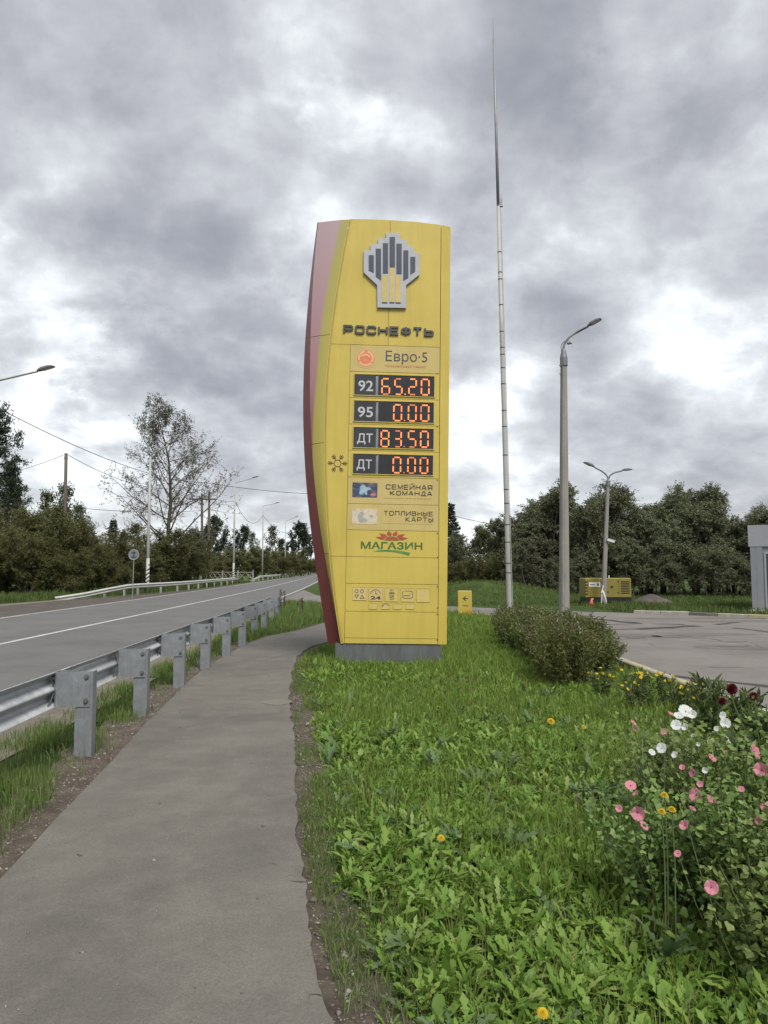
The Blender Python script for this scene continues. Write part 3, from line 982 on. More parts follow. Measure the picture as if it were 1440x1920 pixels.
# narrow lip between wing and front
for w0, w1, y0 in ((-0.036, -0.020, -0.006), (-0.014, -0.002, 0.0)):
    mb = MB(); vs = []
    for i in range(n):
        vs += [(seam[i][0] + w0, y0, seam[i][1]), (seam[i][0] + w1, y0, seam[i][1]), (seam[i][0] + w1, y0 + 0.03, seam[i][1]), (seam[i][0] + w0, y0 + 0.03, seam[i][1])]
    fs = []
    for i in range(n - 1):
        a = 4 * i
        fs += [(a, a + 1, a + 5, a + 4), (a + 1, a + 2, a + 6, a + 5), (a + 3, a, a + 4, a + 7)]
    mb.add(vs, fs); mb.build('trim_strip', M_yel, sign)
# right-hand pilaster, slightly turned away
ztr0, ztr1 = S(828, 422)[1], S(845, 425.5, 0.05)[1]
gp = 0.006
xp0 = xr0 + gp; xp1 = xr1
xt0 = S(827.5, 430)[0]; xt1 = S(845, 430, 0.05)[0]
mb = MB()
mb.add([(xp0, -0.004, zb), (xp1, 0.05, zb), (xt1, 0.05, ztr1), (xt0, -0.004, ztr0), (xp0, 0.40, zb), (xp1, 0.36, zb), (xt1, 0.36, ztr1 - 0.02), (xt0, 0.40, ztr0 - 0.02)],
       [(0, 1, 2, 3), (1, 5, 6, 2), (5, 4, 7, 6), (4, 0, 3, 7), (3, 2, 6, 7), (1, 0, 4, 5)])
mb.build('pilaster', M_yel, sign)
# front plates ------------------------------------------------------------
zrow = [S(738, y)[1] for y in (648.5, 698.5, 747.8, 797, 846, 896, 945.6, 994.8, 1044.8, 1095, 1147, 1197, 1207.5)]
xdiv = S(652, 900)[0]
def xright(z): return xr0 + (xt0 - xp0) * (z - zb) / (ztr0 - zb) - gp * 0
def plate(name, poly, mat, y0=0.0, th=0.014, parent=sign):
    mb = MB(); mb.prism(poly, y0, y0 + th)
    return mb.build(name, mat, parent)
g2 = 0.0035
def seam_chain(z0, z1, off=0.0):
    q = [(seam_x(z) + off, z) for z in np.linspace(z0, z1, max(2, int((z1 - z0) / 0.15)))]
    return q
zA = zrow[0] + g2
xs730 = S(730, 520)[0]
L = seam_chain(zA, top[0][1] - 0.002, 0.002)
plate('front_plate', L + [(x, z) for x, z in top[1:3]][:1] + [(xs730 - g2, S(730, 412.5)[1]), (xs730 - g2, zA)], M_yel)
plate('front_plate', [(xs730 + g2, zA), (xs730 + g2, S(731, 412.5)[1]), S(780, 416), (xright(top[-1][1]) - g2, top[-1][1]), (xright(zA) - g2, zA)], M_yel)
# left column in three sheets
for zlo, zhi in ((zb, zrow[8]), (zrow[8], zrow[0])):
    ch = seam_chain(zlo + g2, zhi - g2, 0.002)
    plate('side_plate', ch + [(xdiv - g2, zhi - g2), (xdiv - g2, zlo + g2)], M_yel)
rows = {}
for i in range(12):
    z1_, z0_ = zrow[i] - g2, zrow[i + 1] + g2
    xl = xdiv + g2
    mat = {0: M_cream, 5: M_cream, 6: M_cream}.get(i, M_yel2)
    rows[i] = plate('panel', [(xl, z0_), (xright(z0_) - g2, z0_), (xright(z1_) - g2, z1_), (xl, z1_)], mat, 0.002 if i % 2 else 0.0)
# plinth
xa, xb_ = S(629, 1210)[0], S(829, 1210)[0]
mb = MB(); mb.box(xa, xb_, 0.02, 0.40, 0.03, zb - 0.004); mb.box(xa + 0.02, xb_ - 0.02, 0.04, 0.38, -0.2, 0.03)
mb.build('plinth', M_grey_plinth, sign)
# loose dark flap at the top left
a = S(626, 411)
mb = MB(); mb.box(a[0], a[0] + 0.3, 0.10, 0.12, a[1] - 0.02, a[1] + 0.004); mb.build('top_flashing', M_letter, sign)
# anchors / little screws beside the seam
mb = MB()
for py in (700, 800, 900, 1000, 1045, 1100, 1140, 1152, 1200):
    x, z = S(821.2, py)
    mb.tube([(x - 0.012, -0.001, z), (x - 0.012, -0.006, z)], 0.010, 6)
mb.build('fixing_screw', M_print, sign)

# ------------------------------------------------------------------ writing
def text(body, tl, br, mat, parent, y=-0.001, depth=0.004, name='lettering', bold=0.0):
    cu = bpy.data.curves.new('t', 'FONT')
    cu.body = body; cu.size = 1.0; cu.offset = bold; cu.extrude = 0.5; cu.resolution_u = 3
    ob = bpy.data.objects.new('t', cu); COL.objects.link(ob)
    dg = bpy.context.evaluated_depsgraph_get()
    me = bpy.data.meshes.new_from_object(ob.evaluated_get(dg))
    bpy.data.objects.remove(ob); bpy.data.curves.remove(cu)
    V = np.zeros(len(me.vertices) * 3); me.vertices.foreach_get('co', V); V = V.reshape(-1, 3)
    lo, hi = V.min(0), V.max(0)
    W = np.empty_like(V)
    W[:, 0] = tl[0] + (V[:, 0] - lo[0]) / (hi[0] - lo[0]) * (br[0] - tl[0])
    W[:, 2] = br[1] + (V[:, 1] - lo[1]) / (hi[1] - lo[1]) * (tl[1] - br[1])
    W[:, 1] = y - (V[:, 2] + 0.5) * depth
    me.vertices.foreach_set('co', W.ravel().astype(np.float32)); me.update()
    me.materials.clear(); me.materials.append(mat)
    for p in me.polygons: p.use_smooth = False
    return link(name, me, parent)
# stroke letters of a wide square grotesque; unit box 0..1 x 0..1, lines (closed flag)
c_ = 0.16
GLY = {
 'Р': [([(0, 0), (0, 1), (1 - c_, 1), (1, 1 - c_), (1, .42 + c_), (1 - c_, .42), (.0, .42)], 0)],
 'О': [([(c_, 0), (1 - c_, 0), (1, c_), (1, 1 - c_), (1 - c_, 1), (c_, 1), (0, 1 - c_), (0, c_)], 1)],
 'С': [([(1, .26), (1, c_), (1 - c_, 0), (c_, 0), (0, c_), (0, 1 - c_), (c_, 1), (1 - c_, 1), (1, 1 - c_), (1, .74)], 0)],
 'Н': [([(0, 0), (0, 1)], 0), ([(1, 0), (1, 1)], 0), ([(0, .52), (1, .52)], 2)],
 'Е': [([(1, 0), (0, 0), (0, 1), (1, 1)], 0), ([(0, .52), (.92, .52)], 3)],
 'Ф': [([(c_, .2), (1 - c_, .2), (1, .2 + c_), (1, .84 - c_), (1 - c_, .84), (c_, .84), (0, .84 - c_), (0, .2 + c_)], 1), ([(.5, .3), (.5, .74)], 4), ([(.5, .93), (.5, 1.08)], 4), ([(.5, .12), (.5, -.06)], 4)],
 'Т': [([(0, 1), (1, 1)], 0), ([(.5, 0), (.5, .93)], 4)],
 'Ь': [([(0, 1), (0, 0), (1 - c_, 0), (1, c_), (1, .58 - c_), (1 - c_, .58), (0.08, .58)], 0)],
 'М': [([(0, 0), (0, 1), (.5, .1), (1, 1), (1, 0)], 0)],
 'Й': [([(0, 1), (0, 0), (1, 1), (1, 0)], 0), ([(.3, 1.42), (.42, 1.26), (.58, 1.26), (.7, 1.42)], 0)],
 'И': [([(0, 1), (0, 0), (1, 1), (1, 0)], 0)],
 'А': [([(0, 0), (.42, 1), (.58, 1), (1, 0)], 0), ([(.2, .3), (.8, .3)], 3)],
 'Я': [([(1, 0), (1, 1), (c_, 1), (0, 1 - c_), (0, .42 + c_), (c_, .42), (1, .42)], 0), ([(.4, .36), (0, 0)], 0)],
 'К': [([(0, 0), (0, 1)], 0), ([(.92, 1), (.12, .5), (1, 0)], 0)],
 'Д': [([(.02, -.2), (.02, 0), (.98, 0), (.98, -.2)], 0), ([(.14, .06), (.34, 1), (.84, 1), (.84, .06)], 0)],
 'П': [([(0, 0), (0, 1), (1, 1), (1, 0)], 0)],
 'Л': [([(-.05, 0), (.1, 0), (.24, 1), (1, 1), (1, 0)], 0)],
 'В': [([(0, 0), (0, 1), (.8, 1), (.94, .9), (.94, .62), (.84, .52), (1, .4), (1, .12), (.86, 0)], 5), ([(.06, .52), (.8, .52)], 3)],
 'Ы': [([(0, 1), (0, 0), (.56, 0), (.66, .12), (.66, .46), (.56, .58), (0.06, .58)], 0), ([(1, 0), (1, 1)], 0)],
}
def stroke_text(body, tl, br, sw, mat, parent, gap=0.34, y0=-0.001, depth=0.004, name='lettering', asp=None):
    nlet = len(body)
    W = br[0] - tl[0]; H = tl[1] - br[1] - sw
    lw = W / (nlet + gap * (nlet - 1))
    mb = MB()
    for i, ch in enumerate(body):
        x0 = tl[0] + i * lw * (1 + gap) + sw / 2
        w = lw - sw
        for k, (pl, fl) in enumerate(GLY[ch]):
            P = [(x0 + a * w, br[1] + sw / 2 + b * H) for a, b in pl]
            if fl == 2: P = [(P[0][0] + sw / 2, P[0][1]), (P[1][0] - sw / 2, P[1][1])]
            if fl == 3: P = [(P[0][0] + sw / 2, P[0][1]), P[1]]
            yy = y0 - depth - 0.0002 * (k + 1)
            if fl == 5: P = P + [P[0]]
            mb.ribbon(P, sw, yy, y0, closed=(fl == 1))
    return mb.build(name, mat, parent)

stroke_text('РОСНЕФТЬ', C1(403, 1006), C1(1215, 1110), 0.034, M_letter, sign, 0.18, -0.002, 0.028, 'brand_lettering')
# emblem ------------------------------------------------------------------
EO = [(785, 185), (910, 185), (910, 240), (970, 248), (970, 300), (1030, 312), (1030, 360), (1090, 370), (1085, 560), (965, 655), (965, 860), (708, 855), (705, 655), (585, 540), (585, 345), (645, 345), (645, 290), (715, 285), (715, 235), (785, 235)]
emblem = plate('emblem', [C1(*p) for p in EO], M_silver, -0.050, 0.049)
BARS = [((630, 388), (675, 388), (675, 545), (630, 522)), ((693, 330), (740, 330), (740, 612), (693, 578)), ((757, 280), (803, 280), (803, 550), (757, 550)), ((817, 225), (865, 225), (865, 495), (817, 495)),
        ((878, 285), (925, 285), (925, 555), (878, 555)), ((940, 345), (985, 345), (985, 588), (940, 617)), ((1003, 403), (1047, 403), (1047, 532), (1003, 562))]
for b in BARS: plate('emblem_bar', [C1(*p) for p in b], M_navy, -0.058, 0.0075, emblem)
for b in ((748, 797, 565, 808), (815, 860, 500, 808), (870, 917, 568, 810)):
    plate('emblem_bar', [C1(b[0], b[2]), C1(b[1], b[2]), C1(b[1], b[3]), C1(b[0], b[3])], M_gold, -0.056, 0.0055, emblem)
    plate('emblem_bar', [C1(b[0], b[3] + 4), C1(b[1], b[3] + 4), C1(b[1], b[3] + 12), C1(b[0], b[3] + 12)], M_navy, -0.054, 0.0035, emblem)
# Euro-5 row
p0 = rows[0]
text('Евро·5', C2(785, 83), C2(1157, 214), M_letter, p0, -0.001, 0.003)
text('Международный стандарт', C2(780, 208), C2(1152, 246), M_fadedred, p0, -0.001, 0.0015)
def disc(c, rx, rz, mat, parent, y, name, n=28, dy=0.002):
    return plate(name, [(c[0] + rx * math.cos(a), c[1] + rz * math.sin(a)) for a in np.linspace(0, 2 * math.pi, n, endpoint=False)], mat, y, dy, parent)
M_orb = paint('orb_faded_red', (0.56, 0.22, 0.08), (0.46, 0.10, 0.045), 7, 0.5)
M_orb2 = paint('orb_pink', (0.62, 0.36, 0.20), (0.58, 0.27, 0.13), 9, 0.5)
oc = C2(605, 153); orr = C2(685, 153)[0] - oc[0]
disc(oc, orr * 1.25, orr * 1.15, M_cream, p0, -0.003, 'orb_halo')
disc(oc, orr, orr * 0.95, M_orb, p0, -0.0045, 'orb', dy=0.001)
mb = MB()
for (a0, a1, rr) in ((100, 200, .78), (210, 320, .8), (330, 440, .78)):
    mb.ribbon([(oc[0] + orr * rr * math.cos(R(a)), oc[1] + orr * rr * math.sin(R(a))) for a in range(a0, a1, 12)], orr * .22, -0.0056, -0.0046)
mb.ribbon([(oc[0] - orr * .5, oc[1] + orr * .25), (oc[0], oc[1] + orr * .45), (oc[0] + orr * .45, oc[1] + orr * .2)], orr * .2, -0.0056, -0.0046)
mb.build('orb_mark', M_orb2, p0)

# price displays
SEG = {'0': 'abcdef', '2': 'abged', '3': 'abgcd', '5': 'afgcd', '6': 'afgecd', '8': 'abcdefg'}
DISP = [
  (1, '92', (500, 293), (1222, 505), (538, 352), (670, 452), [('6', 742, 825, 'd'), ('5', 858, 937, 'a'), ('2', 985, 1065, 'd'), ('0', 1097, 1180, '')], 335, 485, 958),
  (2, '95', (497, 530), (1217, 740), (533, 588), (667, 686), [('0', 848, 933, ''), ('0', 980, 1063, 'a'), ('0', 1093, 1177, 'f')], 568, 722, 953),
  (3, 'ДТ', (492, 768), (1215, 975), (527, 828), (665, 930), [('8', 735, 818, ''), ('3', 853, 930, 'ad'), ('5', 980, 1060, 'd'), ('0', 1090, 1172, '')], 803, 957, 950),
  (4, 'ДТ', (488, 1008), (1210, 1210), (523, 1062), (658, 1166), [('0', 843, 925, ''), ('0', 975, 1055, 'ad'), ('0', 1087, 1167, 'a')], 1041, 1191, 948)]
for (ri, lab, tl, br, ltl, lbr, digs, y0, y1, dotx) in DISP:
    a, b = C2(*tl), C2(*br)
    xsplit0, xsplit1 = C2(693, (tl[1] + br[1]) / 2)[0], C2(716, (tl[1] + br[1]) / 2)[0]
    disp = plate('price_display', [(a[0], b[1]), (b[0], b[1]), (b[0], a[1]), (a[0], a[1])], M_black, -0.006, 0.007)
    # frame around the glass
    fr = MB()
    fr.ribbon([(a[0], b[1]), (b[0], b[1]), (b[0], a[1]), (a[0], a[1])], 0.012, -0.016, -0.0005, True)
    fr.build('display_frame', M_yel2, disp)
    plate('fuel_label', [(a[0] + .007, b[1] + .007), (xsplit0, b[1] + .007), (xsplit0, a[1] - .007), (a[0] + .007, a[1] - .007)], M_black2, -0.009, 0.0025, disp)
    plate('divider', [(xsplit0 + .002, b[1] + .008), (xsplit1, b[1] + .008), (xsplit1, a[1] - .02), (xsplit0 + .002, a[1] - .035)], M_strip, -0.010, 0.0035, disp)
    if lab == 'ДТ':
        text(lab, C2(*ltl), C2(*lbr), M_lblgrey, disp, -0.0095, 0.002, 'fuel_grade', 0.012)
    else:
        text(lab, C2(*ltl), C2(*lbr), M_lblgrey, disp, -0.0095, 0.002, 'fuel_grade', 0.012)
    ym = (y0 + y1) / 2
    sw = 0.028
    tilt = (br[1] - tl[1] - 188) / 720.0
    def dseg(ch, X0, X1, dim):
        yo = 12 * ((X0 + X1) / 2 - 960) / 720.0
        p00 = C2(X0, y1 + yo); p11 = C2(X1, y0 + yo)
        xl, xr, zl, zh = p00[0] + sw / 2, p11[0] - sw / 2, p00[1] + sw / 2, p11[1] - sw / 2
        zm = (zl + zh) / 2; e = sw * 0.62
        lines = {'a': ((xl + e, zh), (xr - e, zh)), 'g': ((xl + e, zm), (xr - e, zm)), 'd': ((xl + e, zl), (xr - e, zl)),
                 'f': ((xl, zm + e), (xl, zh - e)), 'b': ((xr, zm + e), (xr, zh - e)), 'e': ((xl, zl + e), (xl, zm - e)), 'c': ((xr, zl + e), (xr, zm - e))}
        on, dm = MB(), MB()
        for s_ in SEG[ch]:
            (ax, az), (bx, bz) = lines[s_]
            m_ = dm if s_ in dim else on
            # a row of LED dots along the segment
            Ls = math.hypot(bx - ax, bz - az); kn = max(3, int(Ls / 0.021))
            for q in range(kn):
                f = (q + .5) / kn
                cx, cz = ax + (bx - ax) * f, az + (bz - az) * f
                hx = (abs(bx - ax) / kn * .47) if abs(bx - ax) > abs(bz - az) else sw * .46
                hz = (abs(bz - az) / kn * .47) if abs(bz - az) > abs(bx - ax) else sw * .46
                m_.box(cx - hx, cx + hx, -0.0105, -0.0065, cz - hz, cz + hz)
        if on.v: on.build('digit', M_led, disp)
        if dm.v: dm.build('digit_segment', M_led_dim, disp)
    for dg_ in digs: dseg(*dg_)
    yo = 12 * (dotx - 960) / 720.0
    dc = C2(dotx, y1 - 8 + yo)
    mb = MB(); mb.box(dc[0] - .011, dc[0] + .011, -0.0105, -0.0065, dc[1] - .011, dc[1] + .011); mb.build('decimal_point', M_led if ri == 1 else M_led_dim, disp)
# snowflake
sc = C2(350, 1098); sr = C2(440, 1098)[0] - sc[0]
mb = MB()
mb.ribbon([(sc[0] + sr * .34 * math.cos(R(a)), sc[1] + sr * .34 * math.sin(R(a))) for a in range(0, 360, 20)], 0.011, -0.004, -0.0005, True)
for k in range(6):
    a = R(60 * k)
    P = lambda r_, t_: (sc[0] + sr * (r_ * math.cos(a) - t_ * math.sin(a)), sc[1] + sr * (r_ * math.sin(a) + t_ * math.cos(a)))
    mb.ribbon([P(.40, 0), P(1.0, 0)], 0.011, -0.0044, -0.0005)
    for r0 in (.52, .70):
        mb.ribbon([P(r0 + .20, .20), P(r0, 0), P(r0 + .20, -.20)], 0.010, -0.0048, -0.0005)
mb.build('snowflake_mark', M_print, sign)
# card rows
def rowtext(s_, tl, br, row, sw=0.0135, gap=0.24):
    stroke_text(s_, C3(*tl), C3(*br), sw, M_print, rows[row], gap, -0.001, 0.002)
rowtext('СЕМЕЙНАЯ', (785, 134), (1203, 188), 5)
rowtext('КОМАНДА', (822, 192), (1200, 240), 5)
rowtext('ТОПЛИВНЫЕ', (765, 372), (1210, 424), 6)
rowtext('КАРТЫ', (962, 428), (1210, 478), 6)
for (row, x0, x1, yy) in ((5, 770, 1205, 262), (6, 762, 1212, 490)):
    mb = MB(); x = x0; r_ = np.random.default_rng(row)
    while x < x1 - 20:
        w = float(r_.uniform(9, 26))
        p = C3(x, yy + (x - 985) * 0.02); q = C3(min(x1, x + w), yy + (x - 985) * 0.02)
        mb.ribbon([p, q], 0.008, -0.0025, -0.0005); x += w + 6
    mb.build('small_print', M_fade, rows[row])
t = NT('dark_card_print')
nz = t.noise(6, 5, 0.6, 0.8, (1, 1, 1.4))
t.col(t.ramp(nz, [(0.30, (0.012, 0.02, 0.045)), (0.5, (0.04, 0.055, 0.10)), (0.62, (0.12, 0.10, 0.12)), (0.75, (0.22, 0.20, 0.22))])); t.set(0.35)
M_cardd = t.m
t = NT('pale_card_print')
nz = t.noise(8, 5, 0.6, 0.6)
t.col(t.ramp(nz, [(0.30, (0.34, 0.30, 0.22)), (0.48, (0.50, 0.46, 0.36)), (0.6, (0.46, 0.33, 0.20)), (0.75, (0.56, 0.54, 0.45))])); t.set(0.35)
M_cardp = t.m
M_pale = paint('card_pale_blue', (0.30, 0.42, 0.47), (0.16, 0.26, 0.33), 12, 0.5)
M_pinkish = paint('card_pink', (0.40, 0.15, 0.15), (0.28, 0.10, 0.12), 12, 0.5)
def rrect(tl, br, r_, n=4):
    x0, z1 = tl; x1, z0 = br; P = []
    for cx, cz, a0 in ((x1 - r_, z1 - r_, 0), (x0 + r_, z1 - r_, 90), (x0 + r_, z0 + r_, 180), (x1 - r_, z0 + r_, 270)):
        P += [(cx + r_ * math.cos(R(a0 + 90 * k / n)), cz + r_ * math.sin(R(a0 + 90 * k / n))) for k in range(n + 1)]
    return P
card = plate('loyalty_card', rrect(C3(485, 117), C3(707, 253), 0.012), M_cardd, -0.003, 0.0045, rows[5])
plate('card_print', [C3(*p) for p in ((545, 225), (552, 160), (570, 138), (592, 140), (605, 160), (640, 165), (655, 178), (620, 190), (612, 205), (620, 228), (600, 228), (590, 205), (578, 228))], M_pale, -0.0042, 0.001, card)
plate('card_print', [C3(*p) for p in ((640, 232), (655, 215), (690, 210), (698, 235), (670, 245))], M_pinkish, -0.0042, 0.001, card)
for x, y in ((500, 138), (497, 172), (515, 180)):
    c = C3(x, y); disc(c, .006, .006, M_pale, card, -0.0042, 'card_dot', 8, 0.001)
card2 = plate('fuel_card', rrect(C3(483, 352), C3(707, 495), 0.012), M_cardp, -0.003, 0.0045, rows[6])
M_greyp = paint('card_grey', (0.22, 0.23, 0.22), (0.34, 0.33, 0.29), 14, 0.5)
plate('card_print', [C3(*p) for p in ((540, 470), (535, 420), (552, 385), (580, 378), (588, 410), (575, 432), (612, 450), (618, 470), (580, 478))], M_greyp, -0.0042, 0.001, card2)
plate('card_print', [C3(*p) for p in ((640, 412), (670, 412), (672, 432), (642, 432))], M_greyp, -0.0042, 0.001, card2)
disc(C3(494, 366), .008, .008, M_print, card2, -0.0042, 'card_dot', 8, 0.001)
# shop row
text('МАГАЗИН', C3(560, 648), C3(1113, 724), M_green, rows[7], -0.001, 0.003, 'lettering', 0.02)
sc_ = C3(838, 638)
PET = [(-76, .40, 1.0), (-50, .42, .98), (-14, .44, .95), (18, .44, .97), (52, .42, 1.0), (78, .40, 1.0)]
pr = C3(985, 640)[0] - sc_[0]
mb = MB()
for k, (ang, r0, r1) in enumerate(PET):
    a = R(90 - ang); 
    ca, sa = math.cos(a), math.sin(a) * 0.58
    nx_, nz_ = -math.sin(a), math.cos(a) * 0.6
    w = .16
    P = [(sc_[0] + pr * (r0 * ca - w * .5 * nx_), sc_[1] + .01 + pr * (r0 * sa - w * .5 * nz_)), (sc_[0] + pr * (.66 * ca - w * nx_), sc_[1] + .01 + pr * (.66 * sa - w * nz_)), (sc_[0] + pr * r1 * ca, sc_[1] + .01 + pr * r1 * sa),
         (sc_[0] + pr * (.66 * ca + w * nx_), sc_[1] + .01 + pr * (.66 * sa + w * nz_)), (sc_[0] + pr * (r0 * ca + w * .5 * nx_), sc_[1] + .01 + pr * (r0 * sa + w * .5 * nz_))]
    mb.prism(P, -0.0035 - 0.0002 * k, -0.0005)
mb.prism([(sc_[0] + pr * .40 * math.cos(R(a)), sc_[1] + pr * .20 * math.sin(R(a))) for a in range(0, 181, 12)], -0.0052, -0.0005)
mb.build('sun_mark', M_sunred, rows[7])
mb = MB(); mb.ribbon([(sc_[0] + pr * .44 * math.cos(R(a)), sc_[1] + pr * .245 * math.sin(R(a))) for a in range(0, 181, 10)], 0.008, -0.0055, -0.0005)
mb.build('sun_arc', M_cream, rows[7])
plate('swoosh_mark', [C3(*p) for p in ((675, 737), (720, 727), (790, 724), (870, 728), (940, 737), (1002, 750), (992, 777), (930, 757), (860, 744), (790, 738), (720, 739))], M_green2, -0.003, 0.0025, rows[7])
# pictogram row
M_ipale = weathered_yellow('pictogram_tile', (0.50, 0.40, 0.14), (0.44, 0.35, 0.12), 0.2)
M_ipale2 = weathered_yellow('pictogram_tile_warm', (0.50, 0.38, 0.17), (0.44, 0.34, 0.15), 0.2)
tiles = []
for i, (x0, y0, x1, y1) in enumerate([(85, 435, 268, 615), (303, 440, 485, 625), (520, 445, 697, 632), (735, 455, 913, 635), (948, 455, 1122, 640), (300, 655, 410, 735), (470, 655, 580, 735), (630, 660, 743, 735), (803, 660, 912, 735)]):
    a, b = C7(x0, y0), C7(x1, y1)
    # a shallow tray: frame around a set-back tile
    tl_ = plate('pictogram', rrect(a, b, 0.008, 2), M_ipale2 if i in (0, 1, 6) else M_ipale, -0.003, 0.0025, rows[9])
    mb = MB(); mb.ribbon([(a[0], b[1]), (b[0], b[1]), (b[0], a[1]), (a[0], a[1])], 0.005, -0.007, -0.0032, True); mb.build('tile_rim', M_yel2, tl_)
    tiles.append(tl_)
def icon(tile, lines, w=0.0085):
    mb = MB()
    for k, (pl, cl) in enumerate(lines): mb.ribbon([C7(*p) for p in pl], w, -0.0055 - 0.0002 * k, -0.0032, cl)
    mb.build('pictogram_mark', M_print, tile)
def circ(cx, cy, r_, n=16, a0=0, a1=360):
    k = n if a1 - a0 == 360 else n + 1
    return [(cx + r_ * math.cos(R(a0 + (a1 - a0) * i / n)), cy - r_ * math.sin(R(a0 + (a1 - a0) * i / n))) for i in range(k)]
icon(tiles[0], [(circ(133, 493, 22), True), (circ(208, 493, 22), True), ([(108, 542), (160, 542), (134, 585)], True), ([(183, 588), (234, 588), (208, 545)], True)])
icon(tiles[1], [(circ(390, 540, 68, 16, 8, 172), False), ([(392, 490), (392, 530), (425, 530)], False)])
text('24', C7(323, 558), C7(460, 606), M_print, tiles[1], -0.0035, 0.002, 'lettering', 0.03)
icon(tiles[2], [([(572, 520), (585, 510), (632, 510), (645, 520)], True), ([(580, 530), (586, 606), (630, 606), (636, 530)], True), (circ(608, 568, 18, 10), True), ([(590, 468), (593, 480), (588, 495)], False), ([(608, 468), (611, 480), (606, 495)], False), ([(625, 468), (628, 480), (623, 495)], False), ([(598, 580), (618, 556)], False)], 0.0062)
icon(tiles[3], [([(785, 492), (870, 492), (888, 505), (888, 575), (872, 588), (772, 588), (756, 575), (756, 505), (768, 492)], False), ([(766, 553), (858, 553)], False), ([(848, 523), (862, 523)], False)], 0.009)
icon(tiles[6], [([(482, 700), (500, 672), (520, 665), (548, 668), (572, 690)], False), ([(484, 672), (482, 700)], False)], 0.0075)
# ------------------------------------------------------------------ poles, lamps, wires
M_conc = paint('weathered_concrete', (0.25, 0.24, 0.215), (0.16, 0.155, 0.14), 2.2, 0.9, bump=0.4, stretch=(2, 2, 0.4))
M_pale_pole = paint('pale_painted_steel', (0.36, 0.36, 0.34), (0.26, 0.255, 0.235), 2.0, 0.55, stretch=(2, 2, 0.35))
M_grey_steel = paint('grey_steel', (0.24, 0.245, 0.25), (0.18, 0.185, 0.19), 3, 0.5, 0.2)
M_lampgrey = paint('lamp_grey', (0.13, 0.135, 0.145), (0.09, 0.095, 0.10), 3, 0.5)
M_glass = paint('lamp_lens', (0.50, 0.50, 0.48), (0.40, 0.40, 0.39), 3, 0.25)
M_band = paint('dark_band', (0.05, 0.05, 0.05), (0.03, 0.03, 0.03), 3, 0.6)
M_white = paint('white_plastic', (0.62, 0.62, 0.60), (0.5, 0.5, 0.48), 4, 0.5)
M_wood = paint('grey_timber', (0.10, 0.082, 0.066), (0.055, 0.046, 0.038), 2, 0.9, bump=0.4, stretch=(3, 3, 0.3))
M_wire = paint('cable_black', (0.035, 0.036, 0.04), None, 2, 0.6)

# lightning mast
MY = 25.7
mast_b = at(956, 1160, MY); mast_b.z = 0
mast = empty('lightning_mast', mast_b)
tag(mast, 'very tall thin steel lightning mast tapering to a needle, beside the bushes', 'mast')
def mp(py, dy=0):
    px = 955.5 + (925.5 - 955.5) * (1158 - py) / (1158 - 73)
    return at(px, py, MY) - mast_b
mb = MB()
mb.tube([Vector((0, 0, -0.2)), mp(1156), mp(900), mp(650), mp(388)], [0.092, 0.09, 0.082, 0.074, 0.066], 14); mb.build('lower_shaft', M_pale_pole, mast, True)
mb = MB(); mb.tube([mp(386), mp(230), mp(73)], [0.056, 0.050, 0.042], 12); mb.build('upper_shaft', M_grey_steel, mast, True)
mb = MB(); mb.tube([mp(73), mp(55), mp(33)], [0.016, 0.012, 0.006], 8); mb.build('needle', M_grey_steel, mast)
for py in (1074, 1056, 1016.6, 984, 944, 918, 853.6, 800, 770, 720, 690, 665, 652, 622, 572, 524, 511, 473):
    c = mp(py); r_ = float(np.interp(py, [388, 650, 900, 1156], [0.066, 0.074, 0.082, 0.09]))
    mb = MB(); mb.tube([c - Vector((0, 0, 0.016)), c + Vector((0, 0, 0.016))], r_ + 0.006, 14); mb.build('clamp_band', M_band, mast)
# down-conductor cable on the right side
mb = MB(); mb.tube([mp(1156) + Vector((0.115, -0.02, 0)), mp(900) + Vector((0.10, -0.02, 0)), mp(390) + Vector((0.085, -0.02, 0))], 0.012, 6); mb.build('conductor', M_pale_pole, mast)
mb = MB(); c = mp(386)
mb.box(-0.03, 0.16, -0.05, 0.05, -0.03, 0.03, Matrix.Translation(c)); mb.tube([c + Vector((0.11, 0, 0.02)), c + Vector((0.12, 0, 0.25)), c + Vector((0.115, 0, 0.46))], [0.035, 0.03, 0.006], 6)
mb.build('mast_bracket', M_grey_steel, mast)

